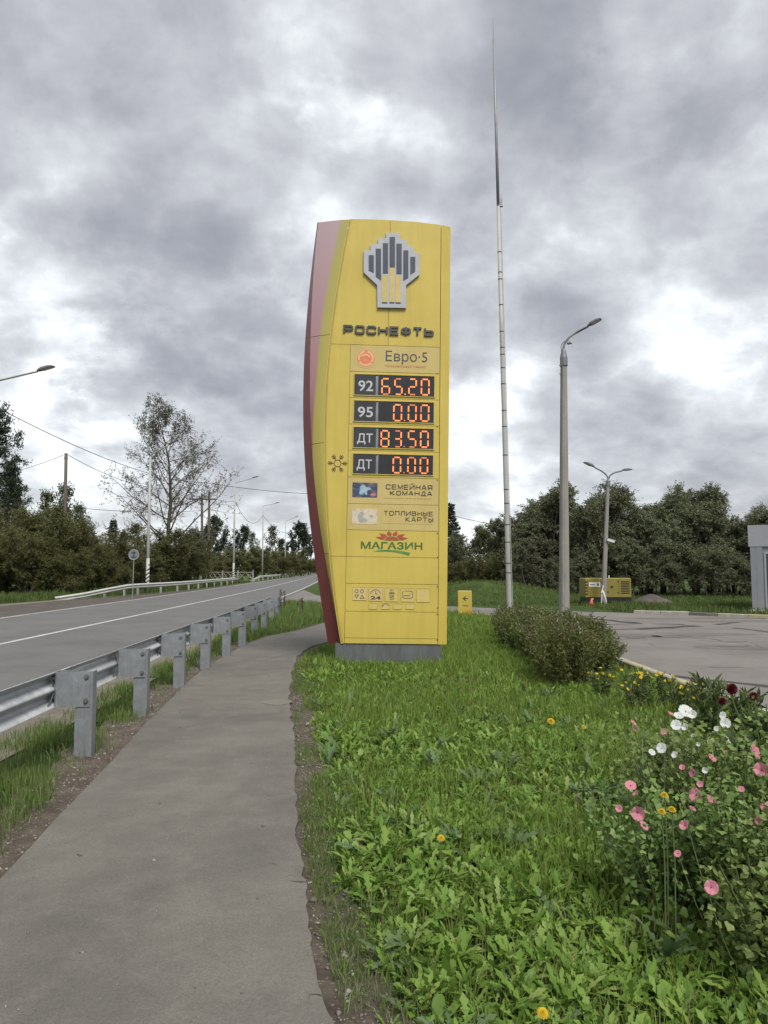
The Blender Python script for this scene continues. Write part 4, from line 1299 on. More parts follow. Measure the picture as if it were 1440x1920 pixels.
def arc_pts(P, n=6):
    """smooth Catmull-Rom through points"""
    P = [Vector(p) for p in P]; out = []
    for i in range(len(P) - 1):
        p0 = P[max(0, i - 1)]; p1 = P[i]; p2 = P[i + 1]; p3 = P[min(len(P) - 1, i + 2)]
        for k in range(n):
            t_ = k / n
            out.append(0.5 * ((2 * p1) + (p2 - p0) * t_ + (2 * p0 - 5 * p1 + 4 * p2 - p3) * t_ ** 2 + (3 * p1 - p0 - 3 * p2 + p3) * t_ ** 3))
    out.append(P[-1]); return out
def lamp_head(root, a, b, w=0.26, th=0.09, mat=None):
    """flat lantern from a (arm end) to b (tip)"""
    d = (b - a); Ln = d.length; d.normalize()
    side = d.cross(Vector((0, 0, 1))).normalized(); up = side.cross(d)
    prof = [(0, .30, .55), (.12, .55, .8), (.35, .95, 1.0), (.75, 1.0, .8), (.95, .85, .45), (1.0, .6, .25)]
    mb = MB(); vs = []
    for (s_, ww, tt) in prof:
        c = a + d * (Ln * s_)
        vs += [c - side * w / 2 * ww, c + side * w / 2 * ww, c + side * w / 2 * ww * .8 + up * th * tt, c - side * w / 2 * ww * .8 + up * th * tt]
    fs = [(0, 3, 2, 1), (20, 21, 22, 23)]
    for i in range(5):
        for k in range(4):
            fs.append((4 * i + k, 4 * i + (k + 1) % 4, 4 * i + 4 + (k + 1) % 4, 4 * i + 4 + k))
    mb.add(vs, fs)
    h = mb.build('lamp_head', mat or M_lampgrey, root)
    mb = MB(); c0 = a + d * Ln * .3 - up * 0.004; c1 = a + d * Ln * .9 - up * 0.004
    mb.add([c0 - side * w * .36, c0 + side * w * .36, c1 + side * w * .36, c1 - side * w * .36, c0 - side * w * .3 - up * .02, c0 + side * w * .3 - up * .02, c1 + side * w * .3 - up * .02, c1 - side * w * .3 - up * .02],
           [(4, 5, 6, 7), (0, 1, 5, 4), (1, 2, 6, 5), (2, 3, 7, 6), (3, 0, 4, 7)])
    mb.build('lens', M_glass, h)

# concrete lamp post beside the forecourt
LY = 22.0
lb = at(1058, 1172, LY); lb.z = 0
lamp = empty('street_lamp', lb)
tag(lamp, 'single-arm lamp on a thick tapered concrete post beside the forecourt', 'street lamp')
tp = at(1057, 668, LY) - lb
mb = MB(); mb.tube([(0, 0, -0.2), (0, 0, 0.1), tp * 0.5, tp], [0.168, 0.165, 0.135, 0.10], 4, phase=math.pi / 4 + 0.25)
mb.tube([(0, 0, -0.2), (0, 0, 0.1), tp * 0.5, tp + Vector((0, 0, -.02))], [0.152, 0.149, 0.122, 0.088], 8)
mb.build('post', M_conc, lamp)
mb = MB(); mb.tube([tp - Vector((0, 0, 0.30)), tp - Vector((0, 0, 0.05)), tp + Vector((0, 0, 0.16)), tp + Vector((0, 0, 0.22))], [0.115, 0.115, 0.07, 0.045], 10); mb.build('collar', M_lampgrey, lamp)
for dz in (0.36, 0.62):
    mb = MB(); c = tp - Vector((0, 0, dz)); mb.tube([c - Vector((.14, .12, 0)), c + Vector((-.12, -.16, 0.02)), c + Vector((-.16, -.10, 0.06))], 0.014, 6); mb.build('hook', M_lampgrey, lamp)
armp = arc_pts([at(1056.5, 668, LY) - lb, at(1057.5, 648, LY) - lb, at(1066, 634, LY) - lb, at(1082, 623, LY) - lb, at(1102, 612.5, LY - .3) - lb])
mb = MB(); mb.tube(armp, [0.040] * 6 + [0.032] * (len(armp) - 6), 10); mb.build('arm', M_lampgrey, lamp, True)
mb = MB(); c = at(1064, 644, LY) - lb; mb.tube([c, c + Vector((0.05, 0, 0.02)), c + Vector((0.14, 0, -0.01))], [0.05, 0.05, 0.012], 8); mb.build('photocell', M_lampgrey, lamp)
mb = MB(); mb.tube(arc_pts([at(1054.5, 668, LY) - lb, at(1052, 650, LY) - lb, at(1057, 641, LY) - lb, at(1066, 638, LY) - lb]), 0.010, 5); mb.build('cable', M_wire, lamp)
lamp_head(lamp, armp[-1], at(1127.5, 598, LY - .5) - lb, 0.22, 0.07)

# double lamp by the generator
DY = 34.0
db = at(1131, 1139, DY); db.z = 0
dl = empty('street_lamp', db)
tag(dl, 'leaning twin-arm lamp post with a camera, in front of the yellow generator', 'street lamp')
tp = at(1140, 903, DY) - db
mb = MB(); mb.tube([(0, 0, -0.2), (0, 0, 0.05), tp * .5, tp], [0.13, 0.128, 0.105, 0.08], 4, phase=0.9)
mb.tube([(0, 0, -0.2), (0, 0, 0.05), tp * .5, tp - Vector((0, 0, .02))], [0.115, 0.112, 0.095, 0.07], 8); mb.build('post', M_conc, dl)
mb = MB(); mb.tube([tp - Vector((0, 0, .2)), tp + Vector((0, 0, .02)), tp + Vector((0, 0, .10))], [0.10, 0.095, 0.05], 10); mb.build('collar', M_lampgrey, dl)
for P, tip in (([(1140, 902), (1138.5, 893), (1129, 884), (1114, 876)], (1095, 867)), ([(1141, 902), (1143, 893), (1152, 886.5), (1166, 883)], (1186, 880))):
    q = arc_pts([at(a, b, DY) - db for a, b in P]); mb = MB(); mb.tube(q, 0.035, 8); mb.build('arm', M_lampgrey, dl, True)
    lamp_head(dl, q[-1], at(tip[0], tip[1], DY - .2) - db, 0.24, 0.08)
c = at(1141, 1017, DY) - db
cam_o = MB(); d = Vector((0.9, -0.3, -0.32)).normalized(); a = c + Vector((-0.02, -0.15, 0.10))
M = Matrix.Translation(a) @ d.to_track_quat('X', 'Z').to_matrix().to_4x4()
cam_o.cbox(-0.08, 0.26, -0.06, 0.06, -0.05, 0.06, 0.012, M); cam_o.box(-0.10, 0.30, -0.068, 0.068, 0.0605, 0.070, M)
co = cam_o.build('security_camera', M_white, dl)
mb = MB(); mb.tube([c + Vector((-0.10, 0, -0.02)), c + Vector((-0.02, -0.12, -0.03)), a], 0.02, 6); mb.build('camera_bracket', M_white, co)
mb = MB(); mb.tube(arc_pts([at(1127.5, 1112, DY - .2) - db, at(1130, 1108, DY - .2) - db, at(1134, 1118, DY - .3) - db, at(1136.5, 1128, DY - .3) - db, at(1135, 1136, DY - .3) - db, at(1129, 1137, DY - .3) - db]), 0.032, 7); mb.build('conduit', M_white, dl, True)
mb = MB(); mb.tube(arc_pts([at(1131, 1098, DY - .15) - db, at(1129, 1110, DY - .18) - db, at(1128, 1125, DY - .2) - db, at(1127.5, 1137, DY - .2) - db]), 0.022, 6); mb.build('conduit', M_white, dl, True)

# road lamps on the far side of the road
def road_lamp(px, d, zt, arm_px, label, zebra=False, base_x=None):
    b = at(px, 1068, d); b.z = 0
    r0 = empty('street_lamp', b)
    tag(r0, label, 'street lamp', 'road lamps along the far side')
    mb = MB(); mb.tube([(0, 0, -.2), (0, 0, zt * .5), (0, 0, zt)], [0.13, 0.11, 0.075], 10); mb.build('post', M_pale_pole, r0, True)
    tip = at(arm_px[0], arm_px[1], d - 0.8) - b
    a1 = Vector((0, 0, zt)); a2 = a1 + (tip - a1) * 0.72
    q = arc_pts([a1 - Vector((0, 0, .1)), a1 + Vector((0.05, 0, .12)), a1 + (tip - a1) * .14 + Vector((0, 0, .10)), a2]); mb = MB(); mb.tube(q, 0.04, 8); mb.build('arm', M_pale_pole, r0, True)
    lamp_head(r0, a2, tip, 0.30, 0.10)
    if zebra:
        for k in range(6):
            z = 0.72 + k * 0.27
            mb = MB(); n_ = 12; vs = []
            rr = 0.13 - 0.0037 * z + 0.004
            for i in range(n_):
                a = 2 * math.pi * i / n_
                sl = 0.11 * math.cos(a)
                vs += [(rr * math.cos(a), rr * math.sin(a), z + sl), (rr * math.cos(a), rr * math.sin(a), z + sl + .13)]
            mb.add(vs, [(2 * i, (2 * i + 2) % (2 * n_), (2 * i + 3) % (2 * n_), 2 * i + 1) for i in range(n_)])
            mb.build('black_stripe', M_band, r0)
        mb = MB(); mb.tube([(0, 0, .55), (0, 0, 2.45)], [0.131, 0.126], 12, False); mb.build('white_paint', M_white, r0, True)
    return r0
road_lamp(-22, 30, 9.2, (101, 687), 'street lamp whose arm reaches over the road beside the pine')
road_lamp(277, 53, 9.7, (330, 826), 'street lamp with black and white striped foot before the big bare tree', True)
road_lamp(438, 90, 12.0, (485, 893), 'street lamp rising beside the timber twin pole', True)
road_lamp(492, 124, 12.1, (524, 942), 'street lamp rising from the gap between the two far barriers')
road_lamp(534.5, 165, 12.2, (560, 967), 'distant street lamp behind the far end of second barrier')
road_lamp(558.5, 210, 12.6, (578, 985), 'very distant street lamp in front of the dark round tree')
road_lamp(572.5, 260, 12.8, (588, 998), 'most distant street lamp where the road vanishes')

# timber poles
def timber(px0, py0, px1, py1, d, r_=0.12):
    mb = MB(); b = at(px0, 1068, d); b.z = -0.2
    t_ = at(px1, py1, d)
    return b, t_
b, t_ = timber(121, 1090, 124, 850, 56)
tpole = empty('utility_pole', (b.x, b.y, 0)); tag(tpole, 'single dark timber utility pole rising above the willow thicket', 'utility pole')
o = Vector((b.x, b.y, 0))
mb = MB(); mb.tube([b - o, t_ - o], [0.15, 0.11], 9); mb.build('pole', M_wood, tpole, True)
mb = MB(); q = t_ - o; mb.box(-.14, .14, -.05, .05, -.45, -.38, Matrix.Translation(q)); mb.tube([q + Vector((-.1, 0, -.38)), q + Vector((-.1, 0, -.22))], .03, 6); mb.tube([q + Vector((.1, 0, -.38)), q + Vector((.1, 0, -.22))], .03, 6)
mb.build('insulator_bracket', M_band, tpole)
hb = at(384, 1068, 96); hb.z = 0
hp = empty('utility_pole', hb); tag(hp, 'twin timber utility pole with crossarm beside the far fence', 'utility pole')
for (x0, x1, yt) in ((380, 378.5, 925), (391, 392.5, 921)):
    a = at(x0, 1068, 96); a.z = -.2; mb = MB(); mb.tube([a - hb, at(x1, yt, 96) - hb], [0.20, 0.14], 9); mb.build('pole', M_wood, hp, True)
a0, a1 = at(354.5, 936, 95.8) - hb, at(404, 935.5, 95.8) - hb
mb = MB(); mb.box(a0.x, a1.x, a0.y - .08, a0.y + .08, a0.z - .10, a0.z + .10); mb.build('crossarm', M_wood, hp)
mb = MB(); p = at(376.5, 1068, 95); p.z = -.1; mb.tube([p - hb, at(375.5, 1050, 95) - hb], [.16, .14], 8); mb.build('stub_pole', M_conc, hp)

def wire(A, B, sag, label, r_=0.02, n=24):
    mb = MB(); P = []
    for i in range(n + 1):
        f = i / n; p = A.lerp(B, f); p = p - Vector((0, 0, sag * 4 * f * (1 - f))); P.append(p)
    o = P[0].copy()
    mb.tube([p - o for p in P], r_, 5); w = mb.build('overhead_wire', M_wire, None, loc=o)
    tag(w, label, 'wire', 'overhead wires')
wire(at(-60, 735, 40), at(384, 905, 95), 1.2, 'overhead wire sloping from the pine to the bare tree', 0.026)
wire(at(384, 905, 95), at(690, 926, 120), 0.6, 'overhead wire running behind the price sign from the bare tree', 0.035)
wire(at(690, 905, 80), at(1040, 986, 95), 1.6, 'overhead wire sloping down into the trees right of the price sign', 0.030)
wire(at(124, 851, 56), at(-140, 905, 56), 0.6, 'wire leaving the single timber pole towards the pine', 0.018)
wire(at(124, 851, 56), at(378, 905, 96), 1.6, 'wire from the single timber pole to the bare tree', 0.022)
wire(at(130, 951, 60), at(378, 957, 96), 0.3, 'low wire passing behind the single timber pole', 0.022)
wire(at(402, 935, 96), at(440, 940, 90), 0.15, 'short wire from twin pole to street lamp', 0.022)
wire(at(440, 938, 90), at(493, 966, 124), 2.0, 'slack wire between two far street lamps', 0.025)
wire(at(493, 966, 124), at(556, 986, 210), 2.4, 'slack wire dipping between distant street lamps', 0.030)
wire(at(402, 965, 96), at(520, 1002, 150), 2.0, 'low slack wire beyond the twin timber pole', 0.026)

# back of a round road sign
rb = at(249.5, 1068, 44); rb.z = 0
rs = empty('road_sign', rb); tag(rs, 'grey back of a round road sign on thin post before the thicket', 'road sign')
c = at(251, 1040, 44) - rb
mb = MB(); mb.tube([(0, 0, -.2), c + Vector((0, 0.03, 0.2))], .028, 8); mb.build('post', M_grey_steel, rs)
M_signback = paint('sign_back_grey', (0.16, 0.175, 0.18), (0.11, 0.12, 0.125), 4, 0.6)
mb = MB(); mb.tube([c + Vector((0, -.016, 0)), c + Vector((0, -.008, 0))], .30, 28); sg = mb.build('sign_disc', M_signback, rs)
mb = MB(); mb.tube([c + Vector((.30 * math.cos(a), -.012, .30 * math.sin(a))) for a in np.linspace(0, 2 * math.pi, 29)], .012, 5, False); mb.build('rim', M_galv, sg)
mb = MB(); mb.box(c.x - .03, c.x + .03, c.y - .036, c.y - .017, c.z - .2, c.z + .2); mb.box(c.x - .13, c.x + .13, c.y - .045, c.y - .037, c.z - .15, c.z - .11); mb.box(c.x - .13, c.x + .13, c.y - .045, c.y - .037, c.z + .11, c.z + .15); mb.build('bracket', M_band, sg)

# yellow direction box on the lawn
EY = 26.8
eb = at(872, 1152, EY); eb.z = 0
es = empty('direction_sign', eb, R(-12)); tag(es, 'small yellow direction box with black arrow standing in the grass', 'direction sign')
W2, H2 = 0.245, 0.90
mb = MB(); mb.cbox(-W2, W2, -0.10, 0.10, 0.02, H2, 0.02); body = mb.build('body', M_yel, es)
yf = -0.1008
def epoly(P, mat, name, y=yf, d=.002, par=body):
    mb = MB(); mb.prism(P, y - d, y); return mb.build(name, mat, par)
mb = MB(); mb.ribbon([(.04, .70), (-.05, .625), (.04, .55)], .032, yf - .004, yf); mb.ribbon([(-.035, .625), (.12, .625)], .032, yf - .0045, yf); mb.build('arrow', M_letter, body)
text('въезд', (-.075, .405), (.135, .335), M_letter, body, yf, .002)
M_orange = paint('orange_print', (0.52, 0.17, 0.02), (0.42, 0.24, 0.03), 5, 0.5)
epoly([(-.02, .02), (.0, .10), (.07, .18), (.15, .24), (.21, .32), (.21, .02)], M_orange, 'orange_swoosh')

# generator
gb = at(1135, 1135, 35.2); gb.z = 0
gen = empty('generator', gb, R(3)); tag(gen, 'olive yellow generator cabinet on black base at the edge of trees', 'generator')
M_geny = paint('generator_yellow', (0.20, 0.165, 0.032), (0.16, 0.13, 0.026), 2, 0.5)
w2 = 1.09
mb = MB(); mb.cbox(-w2, w2, -.45, .45, .38, 1.26, .03); gbod = mb.build('cabinet', M_geny, gen)
mb = MB(); mb.box(-w2 + .04, w2, -.43, .43, 0.0, .379); mb.build('base', M_black, gen)
for x in (-.36, .50):
    mb = MB(); mb.box(x - .004, x + .004, -.4525, -.44, .42, 1.20); mb.build('door_joint', M_black, gbod)
for x0 in (-.95,):
    pl = MB(); pl.box(-.90, -.38, -.4565, -.4505, .86, 1.06); q = pl.build('nameplate', M_white, gbod)
    mb = MB(); mb.box(-.86, -.62, -.459, -.457, .93, .975); mb.box(-.55, -.43, -.459, -.457, .90, 1.02); mb.build('nameplate_print', M_grey_plinth, q)
for k in range(8):
    z = .54 + k * .077
    mb = MB(); mb.box(.60, 1.0, -.459, -.4505, z, z + .035); mb.build('vent_louvre', M_black, gbod)
for k in range(5):
    z = .50 + k * .14
    mb = MB(); mb.box(-w2 - .006, -.96, -.458, -.40, z, z + .05); mb.build('vent_slot', M_black, gbod)
for (x, z) in ((.165, .85), (-.33, .58), (-.33, 1.1), (.46, .58), (.46, 1.1), (-.02, .62)):
    s_ = .055 if (x, z) == (.165, .85) else .03
    mb = MB(); mb.box(x - s_, x + s_, -.461, -.4505, z - s_ * .8, z + s_ * .8); mb.build('latch', M_black, gbod)
mb = MB(); mb.tube([(.2, 0, 1.25), (.2, 0, 1.34)], .03, 8); mb.tube([(.2, 0, 1.34), (.2, 0, 1.37)], .045, 8); mb.build('exhaust_stub', M_white, gbod)
mb = MB(); mb.box(-.78, -.70, -.4365, -.4305, .26, .33); mb.build('white_tag', M_white, gen)
# cone
M_cone = paint('cone_orange', (0.50, 0.10, 0.05), (0.42, 0.08, 0.04), 3, 0.5)
cb_ = at(1109.5, 1137.5, 33.8); cb_.z = 0
cone = empty('traffic_cone', cb_); tag(cone, 'orange traffic cone in front of the yellow generator', 'traffic cone')
mb = MB(); mb.tube([(0, 0, .03), (0, 0, .14), (0, 0, .36)], [.115, .085, .028], 14); mb.build('cone', M_cone, cone, True)
mb = MB(); mb.cbox(-.15, .15, -.15, .15, 0, .031, .02); mb.build('base', M_cone, cone)

# grey clad building at the right
M_clad = paint('grey_cladding', (0.19, 0.20, 0.215), (0.16, 0.17, 0.18), 1.5, 0.45)
M_clad2 = paint('pale_grey_fascia', (0.25, 0.26, 0.275), (0.21, 0.22, 0.235), 1.2, 0.45)
M_dkglass = paint('dark_glazing', (0.03, 0.033, 0.036), (0.045, 0.05, 0.052), 2, 0.12)
bb_ = at(1411, 1146, 29.0); bb_.z = 0
bld = empty('station_building', bb_, R(-29)); tag(bld, 'grey metal-clad station building with pale fascia beyond the forecourt', 'building')
Hb = at(1411, 985, 29).z; Hf = at(1411, 1025, 29).z
for k in range(6):
    mb = MB(); mb.box(-.06 + k * 1.6, 1.532 + k * 1.6, -.06, .0, Hf, Hb); mb.build('fascia_panel', M_clad2, bld)
mb = MB(); mb.box(0.0, 9.5, .001, 6.0, 0.0, Hb - .03); mb.build('wall', M_clad, bld)
for x0, x1 in ((.0, .19), (.195, .42)):
    mb = MB(); mb.box(x0, x1, -.045, -.001, .06, Hf - .004); mb.build('corner_panel', M_clad, bld)
for x0 in (.50, 2.3, 4.1, 5.9):
    mb = MB(); mb.box(x0, x0 + 1.6, -.012, -.001, .15, Hf - .25); w_ = mb.build('window', M_dkglass, bld)
    mb = MB(); mb.ribbon([(x0, .15), (x0 + 1.6, .15), (x0 + 1.6, Hf - .25), (x0, Hf - .25)], .07, -.03, -.0125, True); mb.ribbon([(x0 + .8, .19), (x0 + .8, Hf - .29)], .05, -.028, -.0127); mb.build('frame', M_clad2, w_)
mb = MB(); mb.box(-.1, 9.6, -.8, -.062, 0.0, .12); mb.build('apron', M_kerb, bld)
mb = MB(); mb.box(-.062, -.001, .001, 6.0, Hf, Hb); mb.build('side_fascia', M_clad2, bld)

# far fence and roof glimpsed on the left
M_fence = paint('pale_fence', (0.30, 0.29, 0.25), (0.22, 0.21, 0.18), 3, 0.8)
fo = at(388, 1068, 104); fo.z = 0
fen = empty('lattice_fence', fo); tag(fen, 'low pale lattice fence by the timber twin pole, far side of road', 'fence')
def fence_pan(xa, xb, da, db_):
    A = at(xa, 1068, da); B = at(xb, 1068, db_); A.z = B.z = 0
    d = (B - A); L_ = d.length; d.normalize(); M = Matrix.Translation(A - fo) @ Matrix.Rotation(math.atan2(d.y, d.x), 4, 'Z')
    for x in (0, L_):
        mb = MB(); mb.box(x - .07, x + .07, -.07, .07, -.1, 1.55, M); mb.build('post', M_fence, fen)
    for z in (.25, 1.30):
        mb = MB(); mb.box(.07, L_ - .07, -.025, .025, z - .04, z + .04, M); mb.build('rail', M_fence, fen)
    n_ = int(L_ / .75)
    for i in range(n_):
        for s_ in (0, 1):
            x0 = .07 + (L_ - .14) * i / n_; x1 = .07 + (L_ - .14) * (i + 1) / n_
            if s_: x0, x1 = x1, x0
            mb = MB(); mb.tube([M @ Vector((x0, .03 + .03 * s_, .29)), M @ Vector((x1, .03 + .03 * s_, 1.26))], .035, 4); mb.build('lath', M_fence, fen)
fence_pan(344, 361, 106, 105); fence_pan(389, 417.5, 104, 103); fence_pan(417.5, 446.5, 103, 102); fence_pan(446.5, 474.5, 102, 101.5)
M_roof = paint('pale_sheet_roof', (0.40, 0.40, 0.39), (0.3, 0.3, 0.3), 1.5, 0.6)
ho = at(205, 1068, 96); ho.z = 0
hou = empty('house', ho, R(8)); tag(hou, 'house with pale sheet roof peeping over the willow thicket', 'house')
zr = at(205, 1004.5, 96).z
mb = MB(); mb.box(-2.6, 2.6, 0, 5, 0, zr - 1.3); mb.build('wall', M_wood, hou)
mb = MB(); mb.prism([(-3.2, zr - 1.4), (-2.4, zr), (2.6, zr), (3.2, zr - 1.4)], -.3, 5.3); mb.build('roof', M_roof, hou)

# mound and spoil heap on the right
def mound(name, cx, cy, rx, ry, h, mat, seed, n=48, m=14, rough=0.08):
    r_ = np.random.default_rng(seed)
    from mathutils import noise as mn
    V = []; Fq = []
    for i in range(m + 1):
        t_ = i / m
        for j in range(n):
            a = 2 * math.pi * j / n
            x, y = cx + rx * t_ * math.cos(a), cy + ry * t_ * math.sin(a)
            z = h * (math.cos(math.pi * t_) * .5 + .5) * (1 + rough * 4 * (mn.noise((x * .5, y * .5, seed)))) + rough * h * mn.noise((x * 2.1, y * 2.1, seed)) * (1 - t_)
            V.append((x - cx, y - cy, max(-.02, z) - (0.03 if i == m else 0)))
    for i in range(m):
        for j in range(n):
            a, b = i * n + j, i * n + (j + 1) % n
            Fq.append((a, a + n, b + n, b))
    return raw(name, V, Fq, mat, None, (cx, cy, 0), True)
struct(mound('grass_mound', 5.5, 43.0, 7.6, 6.5, 0.95, M_field, 3))
g = at(1225, 1137, 35.5)
tag(mound('spoil_heap', g.x, 35.6, 1.5, 1.0, .46, M_millings, 5, 36, 12, .16), 'low heap of grey-brown soil between generator and building', 'heap')
# ------------------------------------------------------------------ vegetation
def leaf_quads(P, D, size, aspect, rg, normal_jit=1.0):
    """rhombic leaves at P pointing along D; returns V, F(quads)"""
    n = len(P)
    D = D / (np.linalg.norm(D, axis=1, keepdims=True) + 1e-9)
    rv = rg.normal(0, 1, (n, 3))
    side = np.cross(D, rv); side /= (np.linalg.norm(side, axis=1, keepdims=True) + 1e-9)
    L = (size * rg.uniform(0.65, 1.3, n))[:, None]
    W = L * aspect
    a = P; b = P + D * L * 0.5 + side * W * 0.5; c = P + D * L; d = P + D * L * 0.5 - side * W * 0.5
    V = np.stack([a, b, c, d], 1).reshape(-1, 3)
    Fq = np.arange(4 * n).reshape(n, 4)
    return V, Fq
def unit(v): return v / (np.linalg.norm(v) + 1e-9)

def grow(seed, H, tr, limbs, spread, cb=0.25, shape=None, sub=7, twigs=5, leaves=16, leaf=0.14, aspect=0.5, up=0.5, droop=0.0, stems=1, lean=0.0, twig_len=0.5, wood_twigs=False, tip_sparse=0.0):
    rg = np.random.default_rng(seed)
    shape = shape or (lambda t: math.sin(math.pi * min(1, max(0.02, (t * 0.85 + 0.15))) ) ** 0.7)
    wood = MB(); LP = []; LD = []
    for st in range(stems):
        az0 = rg.uniform(0, 6.28); ln = lean * rg.uniform(0.4, 1.2)
        hs = H * (1.0 if st == 0 else rg.uniform(0.6, 0.95))
        npt = 9
        T = [np.zeros(3)]
        d = unit(np.array([math.cos(az0) * ln, math.sin(az0) * ln, 1.0]))
        if stems > 1: T[0] = np.array([math.cos(az0), math.sin(az0), 0]) * 0.25 * rg.uniform(0, 1.5)
        for i in range(1, npt):
            d = unit(d + rg.normal(0, 0.06, 3) * np.array([1, 1, 0.3]))
            T.append(T[-1] + d * hs / (npt - 1))
        T = np.array(T)
        wood.tube([Vector(p) for p in T], [tr * (1 - 0.93 * i / (npt - 1)) + 0.006 for i in range(npt)], 7, False)
        nl = limbs if st == 0 else max(3, int(limbs * 0.7))
        for k in range(nl):
            t = cb + (1 - cb) * ((k + rg.uniform(0, .9)) / nl) ** 0.9
            f = t * (npt - 1); i0 = min(npt - 2, int(f)); base = T[i0] + (T[i0 + 1] - T[i0]) * (f - i0)
            az = k * 2.399 + rg.normal(0, .4) + st
            rel = (t - cb) / (1 - cb)
            Lb = spread * shape(rel) * rg.uniform(.75, 1.2)
            el = up + 0.55 * rel + rg.normal(0, .15)
            d = np.array([math.cos(az) * math.cos(el), math.sin(az) * math.cos(el), math.sin(el)])
            B = [base]; nb = 6
            for i in range(1, nb):
                d = unit(d + rg.normal(0, .10, 3) + np.array([0, 0, (0.10 if droop <= 0 else 0.06 - droop * i / nb)]))
                B.append(B[-1] + d * Lb / (nb - 1))
            B = np.array(B); rb = tr * (1 - t * .85) * .42
            wood.tube([Vector(p) for p in B], [max(.006, rb * (1 - .85 * i / (nb - 1))) for i in range(nb)], 5, False)
            for q in range(sub):
                fq = .22 + .78 * (q + rg.uniform(0, 1)) / sub
                ff = fq * (nb - 1); i1 = min(nb - 2, int(ff)); sb_ = B[i1] + (B[i1 + 1] - B[i1]) * (ff - i1)
                dl = unit(B[i1 + 1] - B[i1])
                sd_ = unit(dl * .7 + unit(rg.normal(0, 1, 3)) * .8 + np.array([0, 0, .15 - droop * .5]))
                Ls = Lb * .38 * (1.15 - fq * .6) * rg.uniform(.7, 1.3)
                S2 = sb_ + sd_ * Ls
                wood.tube([Vector(sb_), Vector((sb_ + S2) / 2 + rg.normal(0, .03, 3)), Vector(S2)], [max(.005, rb * .28), max(.004, rb * .2), .003], 3, False)
                for w in range(twigs):
                    fw = .2 + .8 * (w + rg.uniform(0, 1)) / twigs
                    p0 = sb_ + (S2 - sb_) * fw
                    td = unit(sd_ * .6 + unit(rg.normal(0, 1, 3)) * .9 + np.array([0, 0, .1 - droop]))
                    Lt = twig_len * rg.uniform(.5, 1.3)
                    if wood_twigs: wood.tube([Vector(p0), Vector(p0 + td * Lt)], [.006, .003], 3, False)
                    nn = int(leaves * rg.uniform(.6, 1.4) * (1 - tip_sparse * rel))
                    if nn <= 0: continue
                    fr = rg.uniform(.05, 1.05, nn)[:, None]
                    LP.append(p0 + td * Lt * fr + rg.normal(0, .035 + leaf * .12, (nn, 3)))
                    LD.append(td * .5 + rg.normal(0, .6, (nn, 3)) + np.array([0, 0, -.1 - droop * .5]))
    LP = np.concatenate(LP); LD = np.concatenate(LD)
    LP[:, 2] = np.maximum(LP[:, 2], .05)
    V, Fq = leaf_quads(LP, LD, leaf, aspect, rg)
    return wood, V, Fq
M_bark = paint('bark', (0.075, 0.065, 0.052), (0.04, 0.034, 0.028), 4, .95, bump=.5, stretch=(3, 3, .5))
M_barkp = paint('pale_bark', (0.13, 0.105, 0.085), (0.08, 0.066, 0.054), 3, .95, bump=.4, stretch=(3, 3, .5))
M_leaf_r = leaf_mat('alder_leaf', [(0.077, 0.095, 0.048), (0.112, 0.129, 0.066), (0.155, 0.167, 0.092), (0.222, 0.227, 0.143)], .25)
M_leaf_w = leaf_mat('willow_leaf', [(0.071, 0.083, 0.028), (0.097, 0.103, 0.034), (0.122, 0.122, 0.044), (0.152, 0.145, 0.062)], .25)
M_leaf_b = leaf_mat('birch_leaf', [(0.064, 0.074, 0.042), (0.088, 0.093, 0.053), (0.120, 0.120, 0.072)], .3)
M_leaf_g = leaf_mat('bright_leaf', [(0.052, 0.070, 0.018), (0.070, 0.090, 0.022), (0.095, 0.105, 0.03)], .3)
M_needle = leaf_mat('needles', [(0.019, 0.030, 0.018), (0.030, 0.043, 0.023), (0.041, 0.057, 0.030)], .12)
def make_tree(name, gen, leafm, barkm):
    wood, V, Fq = gen
    root = empty(name)
    wood.build('trunk', barkm, root)
    raw('crown', V, Fq, leafm, root)
    return root
protos = {}
def place(proto, name, px, d, top_py, label, cat, group, wscale=1.0, rot=None, rg=random.Random(5), dx=0):
    """stand a copy so that its top reaches the height read at top_py"""
    src, H0 = protos[proto]
    first = not src.get('used')
    o = src if first else copy_tree(src)
    src['used'] = 1
    if not first and 'used' in o: del o['used']
    o.name = name
    for ch in o.children: pass
    b = at(px, 1068, d); h = at(px, top_py, d).z
    s_ = h / H0
    o.location = (b.x + dx, b.y, 0)
    o.rotation_euler = (0, 0, rg.uniform(0, 6.28) if rot is None else rot)
    o.scale = (s_ * wscale, s_ * wscale, s_)
    tag(o, label, cat, group)
    return o
def proto(key, H, leafm, barkm, **kw):
    gen = grow(H=H, **kw)
    zmax = float(np.percentile(gen[1][:, 2], 99.7))
    protos[key] = (make_tree('tree', gen, leafm, barkm), zmax)
rnd = lambda t: math.sin(math.pi * min(.98, max(.06, t * .8 + .16))) ** .6
proto('alder1', 7.5, M_leaf_r, M_bark, seed=11, tr=.11, limbs=15, spread=2.2, cb=.12, sub=8, twigs=5, leaves=32, leaf=.125, aspect=.55, up=.45, stems=2, lean=.15, shape=rnd, twig_len=.55)
proto('alder2', 8.0, M_leaf_r, M_bark, seed=12, tr=.12, limbs=16, spread=1.9, cb=.15, sub=8, twigs=5, leaves=28, leaf=.125, aspect=.5, up=.6, stems=2, lean=.12, shape=rnd, twig_len=.6, tip_sparse=.5, wood_twigs=False)
proto('alder3', 7.0, M_leaf_r, M_bark, seed=13, tr=.10, limbs=13, spread=2.0, cb=.10, sub=8, twigs=5, leaves=32, leaf=.13, aspect=.5, up=.5, stems=3, lean=.22, shape=rnd, twig_len=.55, tip_sparse=.35)
